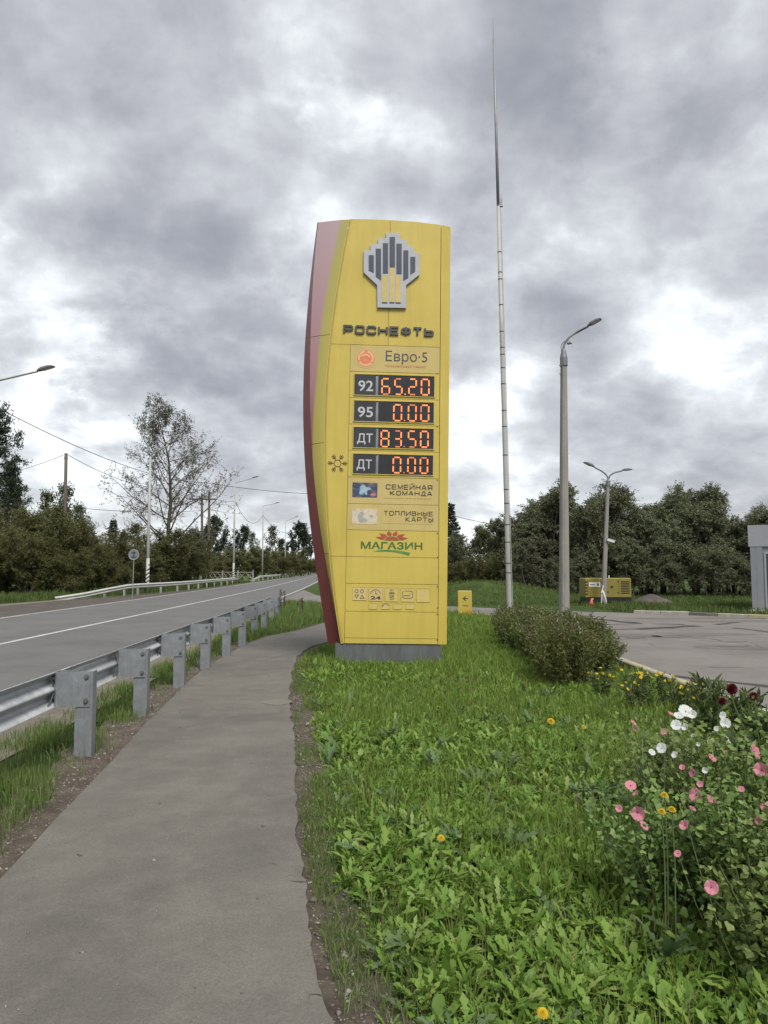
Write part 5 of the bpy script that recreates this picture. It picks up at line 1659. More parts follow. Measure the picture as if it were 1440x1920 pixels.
proto('willow1', 5.5, M_leaf_w, M_bark, seed=21, tr=.06, limbs=10, spread=1.9, cb=.08, sub=7, twigs=5, leaves=28, leaf=.14, aspect=.30, up=.55, stems=5, lean=.45, shape=lambda t: .95 - .5 * t, twig_len=.6)
proto('willow2', 5.0, M_leaf_w, M_bark, seed=22, tr=.06, limbs=10, spread=1.8, cb=.06, sub=7, twigs=5, leaves=28, leaf=.14, aspect=.30, up=.5, stems=5, lean=.55, shape=lambda t: .95 - .45 * t, twig_len=.6)
proto('young', 7.0, M_leaf_g, M_bark, seed=31, tr=.08, limbs=15, spread=1.8, cb=.15, sub=6, twigs=4, leaves=11, leaf=.19, aspect=.5, up=.5, stems=1, shape=rnd, twig_len=.55)
proto('dark', 8.0, M_needle, M_bark, seed=32, tr=.12, limbs=18, spread=2.6, cb=.12, sub=8, twigs=5, leaves=14, leaf=.24, aspect=.5, up=.35, stems=1, shape=rnd, twig_len=.6)
def conifer(seed, H, spread, whorls, leaf):
    rg = np.random.default_rng(seed); wood = MB(); LP = []; LD = []
    wood.tube([(0, 0, -.1), (0, 0, H * .5), (0, 0, H)], [H * .016, H * .009, .01], 7, False)
    for k in range(whorls):
        t = .08 + .91 * k / whorls; z = H * t
        Lb = spread * (1 - t) ** .85 * rg.uniform(.75, 1.15) + .12
        for q in range(7):
            az = q * 6.283 / 7 + k * .7 + rg.normal(0, .2); L1 = Lb * rg.uniform(.7, 1.15)
            d = np.array([math.cos(az), math.sin(az), -.18 + .5 * t]); P0 = np.array([0, 0, z]); P1 = P0 + d * L1
            wood.tube([Vector(P0), Vector(P1)], [.02, .006], 3, False)
            nn = int(26 * L1 / spread * 2) + 10
            fr = rg.uniform(.1, 1.05, nn)[:, None]
            sd_ = np.cross(d, [0, 0, 1]); LP.append(P0 + d * L1 * fr + sd_ * (rg.normal(0, .22, (nn, 1)) * L1 * (1.1 - fr)) + np.array([0, 0, 1]) * rg.normal(-.06, .07, (nn, 1)))
            LD.append(d * .8 + rg.normal(0, .45, (nn, 3)) + np.array([0, 0, -.25]))
    LP = np.concatenate(LP); V, Fq = leaf_quads(LP, np.concatenate(LD), leaf, .45, rg)
    return wood, V, Fq
g_ = conifer(41, 10, 2.2, 26, .30); protos['spruce'] = (make_tree('tree', g_, M_needle, M_bark), 10.0)

RG = random.Random(11)
# tree belt right of the sign
T1 = 'dense grey-green alder in the tree belt behind the forecourt'
belt = [(975, 968), (1003, 938), (1032, 918), (1062, 905), (1090, 903), (1118, 915), (1148, 932), (1176, 924), (1204, 936), (1232, 918), (1262, 908), (1292, 910), (1322, 922), (1352, 940), (1384, 948), (1414, 952), (1446, 956), (1480, 950), (1520, 945)]
for i, (px, ty) in enumerate(belt):
    place(['alder1', 'alder2', 'alder3'][i % 3], 'alder_tree', px + RG.uniform(-9, 9), 49 + RG.uniform(-2.5, 3), ty + RG.uniform(-6, 12), T1, 'tree', 'alders of the tree belt', RG.uniform(.95, 1.5))
for i in range(13):
    px = 965 + i * 42 + RG.uniform(-12, 12)
    place(['alder3', 'alder1', 'alder2'][i % 3], 'alder_tree', px, 55 + RG.uniform(-2, 3), 950 + RG.uniform(-12, 30), 'alder standing behind the front row of the tree belt', 'tree', 'alders behind the front row', 1.15)
T2 = 'low alder bush at the foot of the tree belt'
for i in range(17):
    px = 960 + i * 31 + RG.uniform(-8, 8)
    place(['alder3', 'alder1'][i % 2], 'alder_bush', px, 45.5 + RG.uniform(-1.0, 2), 1030 + RG.uniform(-22, 22), T2, 'bush', 'bushes at the foot of the belt', 1.25)
place('spruce', 'spruce_tree', 846, 66, 940, 'dark pointed spruce beside the right edge of the price sign', 'tree', None, 1.0)
for i, (px, ty, k) in enumerate([(872, 1000, 'alder1'), (893, 998, 'young'), (913, 992, 'young'), (938, 985, 'alder3'), (956, 975, 'alder2'), (925, 1015, 'alder1'), (860, 1010, 'alder3')]):
    place(k, 'birch_tree', px, 62 + RG.uniform(-3, 6), ty, 'lower green tree between spruce and the taller belt', 'tree', 'lower trees beyond the mound', 1.1)
for px, ty in ((868, 1048), (893, 1044), (915, 1052), (845, 1052), (940, 1046), (962, 1040)):
    place('willow1', 'willow_bush', px, 52 + RG.uniform(-1, 1), ty, 'yellow-green bush on the far side of the grass mound', 'bush', 'bushes beyond the mound', 1.2)

# thicket on the left
T3 = 'olive-green willow bush in the thicket across the road'
for i, (px, ty, d) in enumerate([(-95, 925, 50), (-40, 930, 50), (8, 944, 49), (52, 950, 49), (92, 955, 50), (135, 968, 51), (172, 985, 52), (205, 1000, 54), (240, 1022, 56), (-10, 985, 46), (45, 1000, 46), (100, 1010, 47), (150, 1022, 48), (195, 1035, 50), (-60, 985, 46), (225, 1045, 52)]):
    place(['willow1', 'willow2'][i % 2], 'willow_bush', px, d, ty, T3, 'bush', 'willow thicket', RG.uniform(1.05, 1.3))
for i, (px, ty, d) in enumerate([(272, 1005, 61), (300, 985, 63), (333, 988, 70), (360, 1005, 75), (288, 1040, 66), (322, 1035, 69), (345, 1042, 73)]):
    place(['willow2', 'willow1'][i % 2], 'willow_bush', px, d, ty, 'dark willow bush round the foot of the big bare tree', 'bush', 'bushes under the bare tree', 1.2)
for i, (px, ty, d) in enumerate([(400, 1032, 122), (425, 1028, 124), (450, 1026, 128), (475, 1026, 132), (500, 1030, 140), (525, 1028, 150), (548, 1030, 165), (565, 1040, 190), (580, 1050, 230), (595, 1052, 260), (410, 1050, 112), (380, 1040, 116)]):
    place(['willow1', 'willow2'][i % 2], 'willow_bush', px, d, ty, 'distant olive bush behind the far barriers', 'bush', 'distant roadside bushes', 1.5)
for (px, ty, d, k, lab) in [(62, 918, 58, 'young', 'thin young birch sticking out of the thicket beside the timber pole'), (104, 908, 60, 'young', 'thin young birch sticking out of the thicket beside the timber pole'), (140, 945, 60, 'young', 'thin young birch sticking out of the thicket beside the timber pole'),
                            (35, 905, 56, 'young', 'thin young birch sticking out of the thicket beside the timber pole')]:
    place(k, 'birch_tree', px, d, ty, lab, 'tree', 'young birches in the thicket', .8)
place('spruce', 'spruce_tree', 210, 100, 972, 'small dark spruce standing behind the pale roof', 'tree', None, 1.1)
for (px, ty, d, k, lab, w) in [(415, 968, 145, 'dark', 'ragged dark tree behind the twin timber pole', .8), (440, 986, 150, 'dark', 'dark round tree behind the striped lamp by the twin pole', .9), (478, 998, 170, 'young', 'small pointed green tree between two far lamps', .9),
                               (514, 984, 180, 'young', 'light green loose tree between far lamps', 1.0), (556, 980, 210, 'dark', 'large dark round tree near where the road vanishes', 1.0), (540, 1010, 220, 'dark', 'lower dark tree touching the large round one', 1.0), (578, 1000, 240, 'dark', 'dark tree beside the vanishing road, next to the price sign', .9), (398, 985, 140, 'dark', 'dark tree showing between the twin timber poles', .7)]:
    place(k, 'far_tree', px, d, ty, lab, 'tree', None, w)

# the big half-bare tree
gen = grow(seed=77, H=16.6, tr=.30, limbs=36, spread=8.4, cb=.16, sub=10, twigs=7, leaves=9, leaf=.13, aspect=.62, up=.33, droop=.05, stems=1, lean=.05, shape=lambda t: (.98 - .74 * t ** 1.3), twig_len=.8, wood_twigs=True)
big_tree = make_tree('bare_tree', gen, M_leaf_b, M_barkp)
zm = float(np.percentile(gen[1][:, 2], 99.8))
b = at(306, 1068, 68); big_tree.location = (b.x, b.y, 0)
hs = at(306, 756, 68).z / zm
big_tree.scale = (hs * .95, hs * .95, hs)
tag(big_tree, 'big half-bare tree with sparse small leaves across the road', 'tree')
# pine at the left edge
rg = np.random.default_rng(51); wood = MB(); LP = []; LD = []
HP = 14.0
wood.tube([(0, 0, -.1), (.1, 0, HP * .5), (0, 0, HP)], [.2, .14, .03], 8, False)
for k in range(34):
    z = HP * (.42 + .57 * k / 34); az = k * 2.4 + rg.normal(0, .3); L1 = 2.9 * (1.08 - (z / HP) ** 2 * .85) * rg.uniform(.6, 1.1)
    d = np.array([math.cos(az), math.sin(az), .12]); P0 = np.array([0, 0, z]); Pm = P0 + d * L1 * .6; P1 = P0 + d * L1 + np.array([0, 0, .25])
    wood.tube([Vector(P0), Vector(Pm), Vector(P1)], [.05, .03, .012], 4, False)
    for q in range(7):
        c = P0 + (P1 - P0) * rg.uniform(.35, 1.05) + rg.normal(0, .22, 3)
        nn = 46; LP.append(c + rg.normal(0, .17, (nn, 3)) * np.array([1.2, 1.2, .7])); LD.append(rg.normal(0, 1, (nn, 3)) + np.array([0, 0, .4]))
V, Fq = leaf_quads(np.concatenate(LP), np.concatenate(LD), .26, .28, rg)
pine = make_tree('pine_tree', (wood, V, Fq), M_needle, M_bark)
b = at(-18, 1068, 57); pine.location = (b.x, b.y, 0); s_ = at(-18, 765, 57).z / HP; pine.scale = (s_, s_, s_)
tag(pine, 'dark pine with tufted branches at the edge of the thicket', 'tree')
p2 = copy_tree(pine); b = at(12, 1068, 54); p2.location = (b.x, b.y, 0); s_ = at(8, 868, 54).z / HP; p2.scale = (s_ * .9, s_ * .9, s_); p2.rotation_euler = (0, 0, 2.0)
tag(p2, 'shorter dark pine below the taller pine, above the thicket', 'tree')

# ------------------------------------------------------------------ grass
RIGHT = sorted([(p.y, p.x) for p in base_r]); LEFT = sorted([(p.y, p.x) for p in base_l])
ry_, rx_ = np.array([a for a, b in RIGHT]), np.array([b for a, b in RIGHT])
ly_, lx_ = np.array([a for a, b in LEFT]), np.array([b for a, b in LEFT])
ky_, kx_ = np.array([p.y for p in kerb_line]), np.array([p.x for p in kerb_line])
o_ = np.argsort(ky_); ky_, kx_ = ky_[o_], kx_[o_]
walk_r = lambda y: np.interp(y, ry_, rx_)
walk_l = lambda y: np.interp(y, ly_, lx_)
kerb_x = lambda y: np.interp(y, ky_, kx_)
def vnoise(x, y, f, seed):
    r_ = np.random.default_rng(seed); g = r_.uniform(0, 1, (64, 64))
    X, Y = np.asarray(x) * f, np.asarray(y) * f
    i, j = np.floor(X).astype(int), np.floor(Y).astype(int); u, v = X - i, Y - j
    u = u * u * (3 - 2 * u); v = v * v * (3 - 2 * v)
    G_ = lambda a, b: g[a % 64, b % 64]
    return (G_(i, j) * (1 - u) * (1 - v) + G_(i + 1, j) * u * (1 - v) + G_(i, j + 1) * (1 - u) * v + G_(i + 1, j + 1) * u * v)
def blades(P, h, w, rg, lean=.5):
    n = len(P)
    az = rg.uniform(0, 6.283, n); fa = rg.uniform(0, 6.283, n)
    d = np.stack([np.cos(az), np.sin(az), np.zeros(n)], 1); s_ = np.stack([np.cos(fa), np.sin(fa), np.zeros(n)], 1)
    ln = (np.abs(rg.normal(0, lean, n)))[:, None]
    h = h[:, None]; w = w[:, None]; up = np.array([0, 0, 1.0])
    m = P + up * h * .55 + d * h * ln * .28
    t = P + up * h * (1 - .28 * np.minimum(ln, 1.4)) + d * h * ln * .85
    V = np.stack([P - s_ * w * .5, P + s_ * w * .5, m - s_ * w * .42, m + s_ * w * .42, t], 1).reshape(-1, 3)
    k = np.arange(n)[:, None] * 5
    Fc = np.concatenate([k + np.array([[0, 1, 3]]), k + np.array([[0, 3, 2]]), k + np.array([[2, 3, 4]])], 0)
    return V, Fc
M_grass = leaf_mat('grass_blade', [(0.108, 0.178, 0.026), (0.146, 0.227, 0.035), (0.185, 0.264, 0.049), (0.241, 0.281, 0.076)], .4, .6, .25)
M_weed = leaf_mat('broad_weed_leaf', [(0.096, 0.159, 0.026), (0.133, 0.214, 0.032), (0.165, 0.251, 0.041), (0.204, 0.288, 0.056), (0.242, 0.294, 0.081)], .4, .5, .25)
M_verge = leaf_mat('verge_blade', [(0.085, 0.137, 0.029), (0.111, 0.169, 0.036), (0.143, 0.195, 0.052), (0.208, 0.221, 0.091)], .35, .65, .4)
M_thist = leaf_mat('thistle_leaf', [(0.10, 0.155, 0.065), (0.13, 0.18, 0.085)], .3, .6, .3)
M_dry = leaf_mat('dry_blade', [(0.20, 0.17, 0.08), (0.27, 0.23, 0.12)], .3, .7, .2)
def lawn_points(rg, y0, y1, dens, xmax=None):
    xa, xb = -2.6, 6.0
    n = int((y1 - y0) * (xb - xa) * dens)
    y = rg.uniform(y0, y1, n); x = rg.uniform(xa, xb, n)
    edge = walk_r(y) + .02 + .24 * vnoise(x * .6, y, 1.6, 1) + .10 * vnoise(x, y, 5, 2)
    edge = np.where(y > 12.3, walk_r(y) + .05, edge)
    ok = (x > edge) & (x < kerb_x(y) - .12)
    # keep clear of the sign's foot
    q = (np.stack([x, y], 1) - np.array([SB.x, SB.y]))
    ok &= ~((np.abs(q[:, 0]) < 1.0) & (q[:, 1] > -.02) & (q[:, 1] < .45))
    # never in front of the lens
    ok &= ~((np.abs(x) < .5) & (y < 1.6))
    return x[ok], y[ok]
rg = np.random.default_rng(101)
VV, FF, off = [], [], 0
def addv(V, Fc):
    global off
    VV.append(V); FF.append(Fc + off); off += len(V)
BANDS = [(1.2, 3.2, 1700, .004, .12), (3.2, 5, 1600, .0045, .12), (5, 8, 1200, .006, .105), (8, 12, 900, .0085, .105), (12, 18, 520, .012, .12), (18, 29, 240, .019, .15)]
for (y0, y1, dn, w, h) in BANDS:
    x, y = lawn_points(rg, y0, y1, dn)
    hn = .55 + .9 * vnoise(x, y, .9, 7) * (.6 + .8 * vnoise(x, y, 3.1, 8))
    edge_d = np.clip((x - walk_r(y) - .1) / .4, .5, 1)
    P = np.stack([x, y, np.full(len(x), .004)], 1)
    tall = np.where(rg.uniform(0, 1, len(x)) > .985, 1.9, 1.0)
    addv(*blades(P, h * hn * edge_d * rg.uniform(.6, 1.4, len(x)) * tall, np.full(len(x), w) * rg.uniform(.7, 1.3, len(x)), rg))
tag(raw('lawn_grass', np.concatenate(VV), np.concatenate(FF), M_grass), 'mixed green grass covering the lawn round the price sign', 'grass', None, 'stuff')
VV, FF, off = [], [], 0
for (y0, y1, dn, w, h) in BANDS[:4]:
    x, y = lawn_points(rg, y0, y1, dn * .035)
    P = np.stack([x, y, np.full(len(x), .004)], 1)
    addv(*blades(P, h * 1.25 * rg.uniform(.6, 1.5, len(x)), np.full(len(x), w) * .8, rg, .8))
tag(raw('dry_grass', np.concatenate(VV), np.concatenate(FF), M_dry), 'dry straw-coloured blades scattered through the lawn', 'grass', None, 'stuff')

def leaves(P, az, el, bend, L, W, srow, wrow, rg, back=0.05, fold=.18):
    """bent leaf blades; P (n,3), arrays n; template rows srow/wrow"""
    n = len(P); srow = np.array(srow); wrow = np.array(wrow); m = len(srow)
    ds = np.diff(srow, prepend=0)
    th = el[:, None] - bend[:, None] * srow[None]
    r = np.cumsum(np.cos(th) * ds[None], 1) * L[:, None]; z = np.cumsum(np.sin(th) * ds[None], 1) * L[:, None]
    ca, sa = np.cos(az), np.sin(az)
    tw = rg.normal(0, .35, n)
    mid = np.stack([P[:, 0:1] + ca[:, None] * r, P[:, 1:2] + sa[:, None] * r, P[:, 2:3] + z], 2)
    sx, sy = -sa, ca
    hw = W[:, None] * wrow[None] * .5
    jag = 1 + rg.normal(0, .10, (n, m))
    lat = np.stack([sx[:, None] * hw * np.cos(tw)[:, None], sy[:, None] * hw * np.cos(tw)[:, None], hw * np.sin(tw)[:, None]], 2)
    shift = np.stack([ca[:, None] * np.cos(th), sa[:, None] * np.cos(th), np.sin(th)], 2) * (L[:, None, None] * back)
    lift = np.zeros_like(mid); lift[:, :, 2] = np.abs(hw) * fold
    Lf = mid + lat * jag[:, :, None] - shift + lift; Rt = mid - lat * jag[:, :, None] - shift + lift
    V = np.stack([Lf, mid, Rt], 2).reshape(-1, 3)
    k = (np.arange(n) * m * 3)[:, None]
    F1 = []
    for i in range(m - 1):
        a = i * 3
        F1.append(k + np.array([[a, a + 1, a + 4, a + 3]])); F1.append(k + np.array([[a + 1, a + 2, a + 5, a + 4]]))
    return V, np.concatenate(F1, 0)
DAND = ([.02, .14, .24, .30, .42, .47, .60, .66, .80, .90, 1.0], [.10, .13, .55, .20, .80, .28, 1.0, .38, .85, .40, .02])
OVAL = ([.02, .20, .34, .48, .62, .76, .88, .96, 1.0], [.10, .14, .55, .88, 1.0, .92, .66, .34, .03])
SPIK = ([.02, .12, .2, .3, .38, .48, .56, .66, .74, .86, 1.0], [.1, .6, .22, .85, .26, .95, .28, .8, .25, .5, .02])
def rosettes(rg, kind, y0, y1, dens, Lr, wr, nl, elr, bendr):
    x, y = lawn_points(rg, y0, y1, dens)
    keep = vnoise(x, y, .8, 30 + len(kind[0])) + rg.normal(0, .12, len(x)) > .22
    x, y = x[keep], y[keep]
    n = rg.integers(nl[0], nl[1], len(x))
    X = np.repeat(x, n); Y = np.repeat(y, n); N = len(X)
    sc_ = np.repeat(rg.uniform(.7, 1.25, len(x)), n) * (.75 + .5 * vnoise(X, Y, .7, 44))
    sc_ *= np.clip((X - walk_r(Y)) / .35, .5, 1)
    az = rg.uniform(0, 6.283, N); L = rg.uniform(*Lr, N) * sc_
    P = np.stack([X + np.cos(az) * .012, Y + np.sin(az) * .012, np.full(N, .004)], 1)
    return leaves(P, az, rg.uniform(*elr, N), rg.uniform(*bendr, N), L, L * rg.uniform(*wr, N), *kind, rg)
VV, FF, off = [], [], 0
for (y0, y1, dn) in ((1.2, 3.4, 170), (3.4, 5.2, 130), (5.2, 8, 95), (8, 12, 52), (12, 17, 18)):
    addv(*rosettes(rg, DAND, y0, y1, dn, (.07, .15), (.18, .28), (6, 12), (.5, 1.35), (.2, 1.3)))
    addv(*rosettes(rg, OVAL, y0, y1, dn * .26, (.06, .115), (.28, .42), (4, 8), (.6, 1.4), (.1, .9)))
tag(raw('broadleaf_weeds', np.concatenate(VV), np.concatenate(FF), M_weed, None, None, True), 'dandelion and plantain leaves crowding the lawn', 'weeds', None, 'stuff')
VV, FF, off = [], [], 0
for (y0, y1, dn) in ((1.2, 3.4, 8), (3.4, 6.5, 6), (6.5, 10, 4)):
    addv(*rosettes(rg, SPIK, y0, y1, dn, (.11, .20), (.26, .36), (6, 10), (.5, 1.3), (.2, 1.0)))
tag(raw('thistle_leaves', np.concatenate(VV), np.concatenate(FF), M_thist, None, None, True), 'pale jagged thistle leaves among the lawn weeds', 'weeds', None, 'stuff')

# verge between road and path, patch beyond the path, scrappy path edge
VV, FF, off = [], [], 0
for (y0, y1, dn, w, h) in ((1.5, 5, 3400, .005, .11), (5, 8, 2800, .006, .115), (8, 13, 1500, .009, .14), (13, 20, 700, .014, .16)):
    n = int((y1 - y0) * 4 * dn); y = rg.uniform(y0, y1, n); x = rg.uniform(-6, -1, n)
    ok = (x < walk_l(y) - .08) & (x > np.interp(y, [a for a, b in CX], [b for a, b in CX]) + 4.35)
    x, y = x[ok], y[ok]
    dist = walk_l(y) - x
    pr = np.clip((dist - .06 - .25 * vnoise(x, y, 1.3, 3)) / .15, .06, 1) * np.clip((x - (np.interp(y, [a for a, b in CX], [b for a, b in CX]) + 4.35)) / .4, .05, 1) * np.where(vnoise(x, y, 1.7, 6) > .42, 1, .22)
    ok = rg.uniform(0, 1, len(x)) < pr; x, y = x[ok], y[ok]
    P = np.stack([x, y, np.full(len(x), .01)], 1)
    addv(*blades(P, h * (.4 + 1.0 * vnoise(x, y, 1.4, 9)) * rg.uniform(.6, 1.4, len(x)), np.full(len(x), w), rg))
for (y0, y1, dn, w, h) in ((17, 24, 330, .016, .26), (24, 36, 190, .022, .28)):
    n = int((y1 - y0) * 8 * dn); y = rg.uniform(y0, y1, n); x = rg.uniform(-6, 2, n)
    ok = (x < walk_l(y) - .1) & (x > np.interp(y, [a for a, b in CX], [b for a, b in CX]) + 4.6) & (y < np.interp(x, [-4.7, -3.0, .2, 2.4], [36.8, 34.5, 31.0, 28.5]) - .15)
    x, y = x[ok], y[ok]; P = np.stack([x, y, np.full(len(x), .004)], 1)
    addv(*blades(P, h * (.35 + 1.1 * vnoise(x, y, .8, 12)) * rg.uniform(.6, 1.4, len(x)), np.full(len(x), w), rg))
# thin tufts in the soil right of the path
n = 26000; y = rg.uniform(1.6, 13, n); x = walk_r(y) + rg.uniform(.02, .5, n)
ok = vnoise(x * 1.2, y, 2.2, 17) + rg.normal(0, .08, n) > .55; x, y = x[ok], y[ok]
addv(*blades(np.stack([x, y, np.full(len(x), .006)], 1), .06 * rg.uniform(.5, 1.6, len(x)), np.full(len(x), .004), rg, .8))
tag(raw('verge_grass', np.concatenate(VV), np.concatenate(FF), M_verge), 'patchy grass along the crash barrier and path edges', 'grass', None, 'stuff')
# far grass: mound, tree belt foot, thicket foot
M_fgrass = leaf_mat('far_grass', [(0.069, 0.108, 0.028), (0.095, 0.133, 0.034), (0.120, 0.158, 0.048)], .3, .7, .4)
VV, FF, off = [], [], 0
n = 26000; y = rg.uniform(34.2, 48, n); x = rg.uniform(-8, 22, n)
ok = y > np.interp(x, [a for a, b in FAR], [b for a, b in FAR]) + 1.0 + 2.2 * vnoise(x, y, .5, 3)
x, y = x[ok], y[ok]
tt = np.sqrt(((x - 5.5) / 7.6) ** 2 + ((y - 43.0) / 6.5) ** 2); z = np.where(tt < 1, .95 * (np.cos(math.pi * np.minimum(tt, 1)) * .5 + .5), 0)
addv(*blades(np.stack([x, y, z - .03], 1), .16 * rg.uniform(.5, 1.7, len(x)), np.full(len(x), .035), rg))
n = 9000; x = rg.uniform(9, 20, n); y = np.interp(x, [a for a, b in FAR], [b for a, b in FAR]) + rg.uniform(.3, 9, n)
addv(*blades(np.stack([x, y, np.zeros(n)], 1), .2 * rg.uniform(.5, 1.7, n), np.full(n, .03), rg))
n = 42000; y = rg.uniform(30, 100, n) ; x = np.interp(y, [a for a, b in CX], [b for a, b in CX]) - np.interp(y, [30, 44, 60, 100], [10.6, 8.2, 6.0, 5.4]) - rg.uniform(0, 1, n) ** 1.3 * np.interp(y, [30, 100], [9, 12])
addv(*blades(np.stack([x, y, np.zeros(n)], 1), (.18 + .5 * np.clip(vnoise(x, y, .5, 5) - .25, 0, 1)) * rg.uniform(.5, 1.7, n), np.full(n, .035) * (y / 45), rg))
tag(raw('roadside_grass', np.concatenate(VV), np.concatenate(FF), M_fgrass), 'rough grass below the thicket and round the mound', 'grass', None, 'stuff')

# gravel crumbs beside the path
VV, FF, off = [], [], 0
def stones(x, y, s_, rg, z=.012):
    n = len(x); base = np.array([[1, 0, 0], [-.5, .87, 0], [-.5, -.87, 0], [0, 0, 1.0], [0, 0, -.6]])
    V = base[None] * s_[:, None, None] * rg.uniform(.6, 1.3, (n, 5, 1)); a = rg.uniform(0, 6.28, n); c, s2 = np.cos(a), np.sin(a)
    X = V[:, :, 0] * c[:, None] - V[:, :, 1] * s2[:, None]; Y = V[:, :, 0] * s2[:, None] + V[:, :, 1] * c[:, None]
    V = np.stack([X + x[:, None], Y + y[:, None], V[:, :, 2] * .6 + z], 2).reshape(-1, 3)
    k = np.arange(n)[:, None] * 5
    return V, np.concatenate([k + np.array([q]) for q in ([0, 1, 3], [1, 2, 3], [2, 0, 3], [1, 0, 4], [2, 1, 4], [0, 2, 4])], 0)
n = 5200; y = rg.uniform(1.6, 13, n); x = np.where(rg.uniform(0, 1, n) < .5, walk_r(y) + rg.uniform(.0, .34, n), walk_l(y) - rg.uniform(0, .42, n))
addv(*stones(x, y, rg.gamma(2, .0032, n) + .003, rg, .013))
n = 260; y = rg.uniform(2, 14, n); f = rg.uniform(0, 1, n); x = walk_l(y) + (walk_r(y) - walk_l(y)) * f
addv(*stones(x, y, rg.gamma(2, .0022, n) + .002, rg, WT + .001))
M_stone = leaf_mat('pebbles', [(0.10, 0.085, 0.07), (0.18, 0.16, 0.14), (0.30, 0.28, 0.25)], 0.0, .9, 0)
tag(raw('pebbles', np.concatenate(VV), np.concatenate(FF), M_stone), 'loose pebbles and crumbs along both edges of the footpath', 'pebbles', None, 'stuff')

# ------------------------------------------------------------------ shrub row by the forecourt
M_shrub = leaf_mat('spirea_leaf', [(0.079, 0.108, 0.026), (0.108, 0.139, 0.037), (0.139, 0.166, 0.047), (0.152, 0.152, 0.055)], .3)
M_head = leaf_mat('dead_flower_head', [(0.045, 0.026, 0.020), (0.075, 0.045, 0.034), (0.12, 0.085, 0.065)], .1)
M_stem = paint('shrub_stem', (0.07, 0.045, 0.03), (0.045, 0.03, 0.02), 6, .9)
M_whitefl = paint('small_white_bloom', (0.5, 0.48, 0.45), (0.4, 0.36, 0.34), 8, .7)
def shrub_proto(seed):
    rg = np.random.default_rng(seed); wood = MB(); LP = []; LD = []; HP_ = []; WP = []
    for k in range(95):
        az = rg.uniform(0, 6.28); sp = rg.uniform(0, 1) ** .6; h = (.80 - .25 * sp ** 2) * rg.uniform(.8, 1.1)
        p0 = np.array([math.cos(az), math.sin(az), 0]) * sp * .28
        p2 = np.array([math.cos(az) * sp * .68, math.sin(az) * sp * .68, h]); p1 = (p0 + p2) / 2 + np.array([0, 0, .06])
        wood.tube([Vector(p0), Vector(p1), Vector(p2)], [.006, .005, .0025], 3, False)
        nn = 90; fr = rg.uniform(.10, 1, nn)[:, None]
        LP.append(p0 * (1 - fr) ** 2 + 2 * p1 * fr * (1 - fr) + p2 * fr ** 2 + rg.normal(0, .035, (nn, 3)))
        LD.append(np.array([math.cos(az) * .4, math.sin(az) * .4, .3]) + rg.normal(0, .7, (nn, 3)))
        if rg.uniform() < .42:
            m = 16; HP_.append(p2 + np.array([0, 0, .02]) + rg.normal(0, .022, (m, 3)) * np.array([1, 1, .6]))
        elif rg.uniform() < .04: WP.append(p2 + rg.normal(0, .018, (14, 3)))
    root = empty('shrub')
    wood.build('stems', M_stem, root)
    raw('foliage', *leaf_quads(np.concatenate(LP), np.concatenate(LD), .062, .34, rg), M_shrub, root)
    H_ = np.concatenate(HP_); raw('dead_flower_heads', *leaf_quads(H_, rg.normal(0, 1, H_.shape), .026, .8, rg), M_head, root)
    if WP:
        H_ = np.concatenate(WP); raw('late_blooms', *leaf_quads(H_, rg.normal(0, 1, H_.shape), .022, .8, rg), M_whitefl, root)
    for c in root.children: c['kind'] = 'stuff'
    return root
sh = [shrub_proto(s_) for s_ in (201, 202, 203)]
spots = [(2.55, 10.7), (2.68, 11.4), (3.2, 11.9), (2.72, 12.4), (3.35, 12.9), (2.78, 13.5), (3.45, 14.1), (2.82, 14.8), (3.5, 15.4), (2.88, 16.2), (3.55, 16.8), (2.98, 17.6), (3.65, 18.2), (3.25, 19.0)]
for i, (x, y) in enumerate(spots):
    o = sh[i] if i < 3 else copy_tree(sh[i % 3])
    o.name = 'spirea_shrub'
    o.location = (x + RG.uniform(-.1, .1), y, 0); o.rotation_euler = (0, 0, RG.uniform(0, 6)); s_ = RG.uniform(.85, 1.05); o.scale = (s_ * .86, s_ * .86, s_ * RG.uniform(.92, 1.15))
    tag(o, 'brown-topped green spirea shrub in the row between lawn and forecourt kerb', 'shrub', 'spirea row')

# ------------------------------------------------------------------ flower bed
M_mal = leaf_mat('mallow_leaf', [(0.111, 0.179, 0.044), (0.147, 0.224, 0.057), (0.191, 0.269, 0.077), (0.244, 0.297, 0.106)], .3, .55, .35)
M_dah = leaf_mat('dahlia_leaf', [(0.025, 0.045, 0.022), (0.038, 0.062, 0.028), (0.052, 0.075, 0.034)], .25)
M_herb = leaf_mat('herb_leaf', [(0.055, 0.085, 0.025), (0.08, 0.115, 0.033), (0.105, 0.135, 0.045)], .3)
M_gstem = paint('green_stem', (0.09, 0.12, 0.04), (0.06, 0.085, 0.03), 8, .7)
def petal_mat(name, a, b):
    t = NT(name)
    t.col(t.ramp(t.noise(40, 3, .6), [(.3, b), (.7, a)])); t.set(.6, 0, .2)
    tr = t.n('ShaderNodeBsdfTranslucent'); tr.inputs[0].default_value = (*a, 1)
    ms = t.n('ShaderNodeMixShader'); ms.inputs[0].default_value = .35
    t.l(t.b.outputs[0], ms.inputs[1]); t.l(tr.outputs[0], ms.inputs[2]); t.l(ms.outputs[0], t.out.inputs[0])
    return t.m
M_pink = petal_mat('mallow_pink', (0.60, 0.255, 0.31), (0.52, 0.20, 0.255))
M_wht = petal_mat('mallow_white', (0.66, 0.68, 0.66), (0.58, 0.60, 0.58))
M_yfl = petal_mat('yellow_petal', (0.62, 0.45, 0.03), (0.54, 0.36, 0.02))
M_dred = petal_mat('dahlia_crimson', (0.085, 0.006, 0.010), (0.05, 0.003, 0.006))
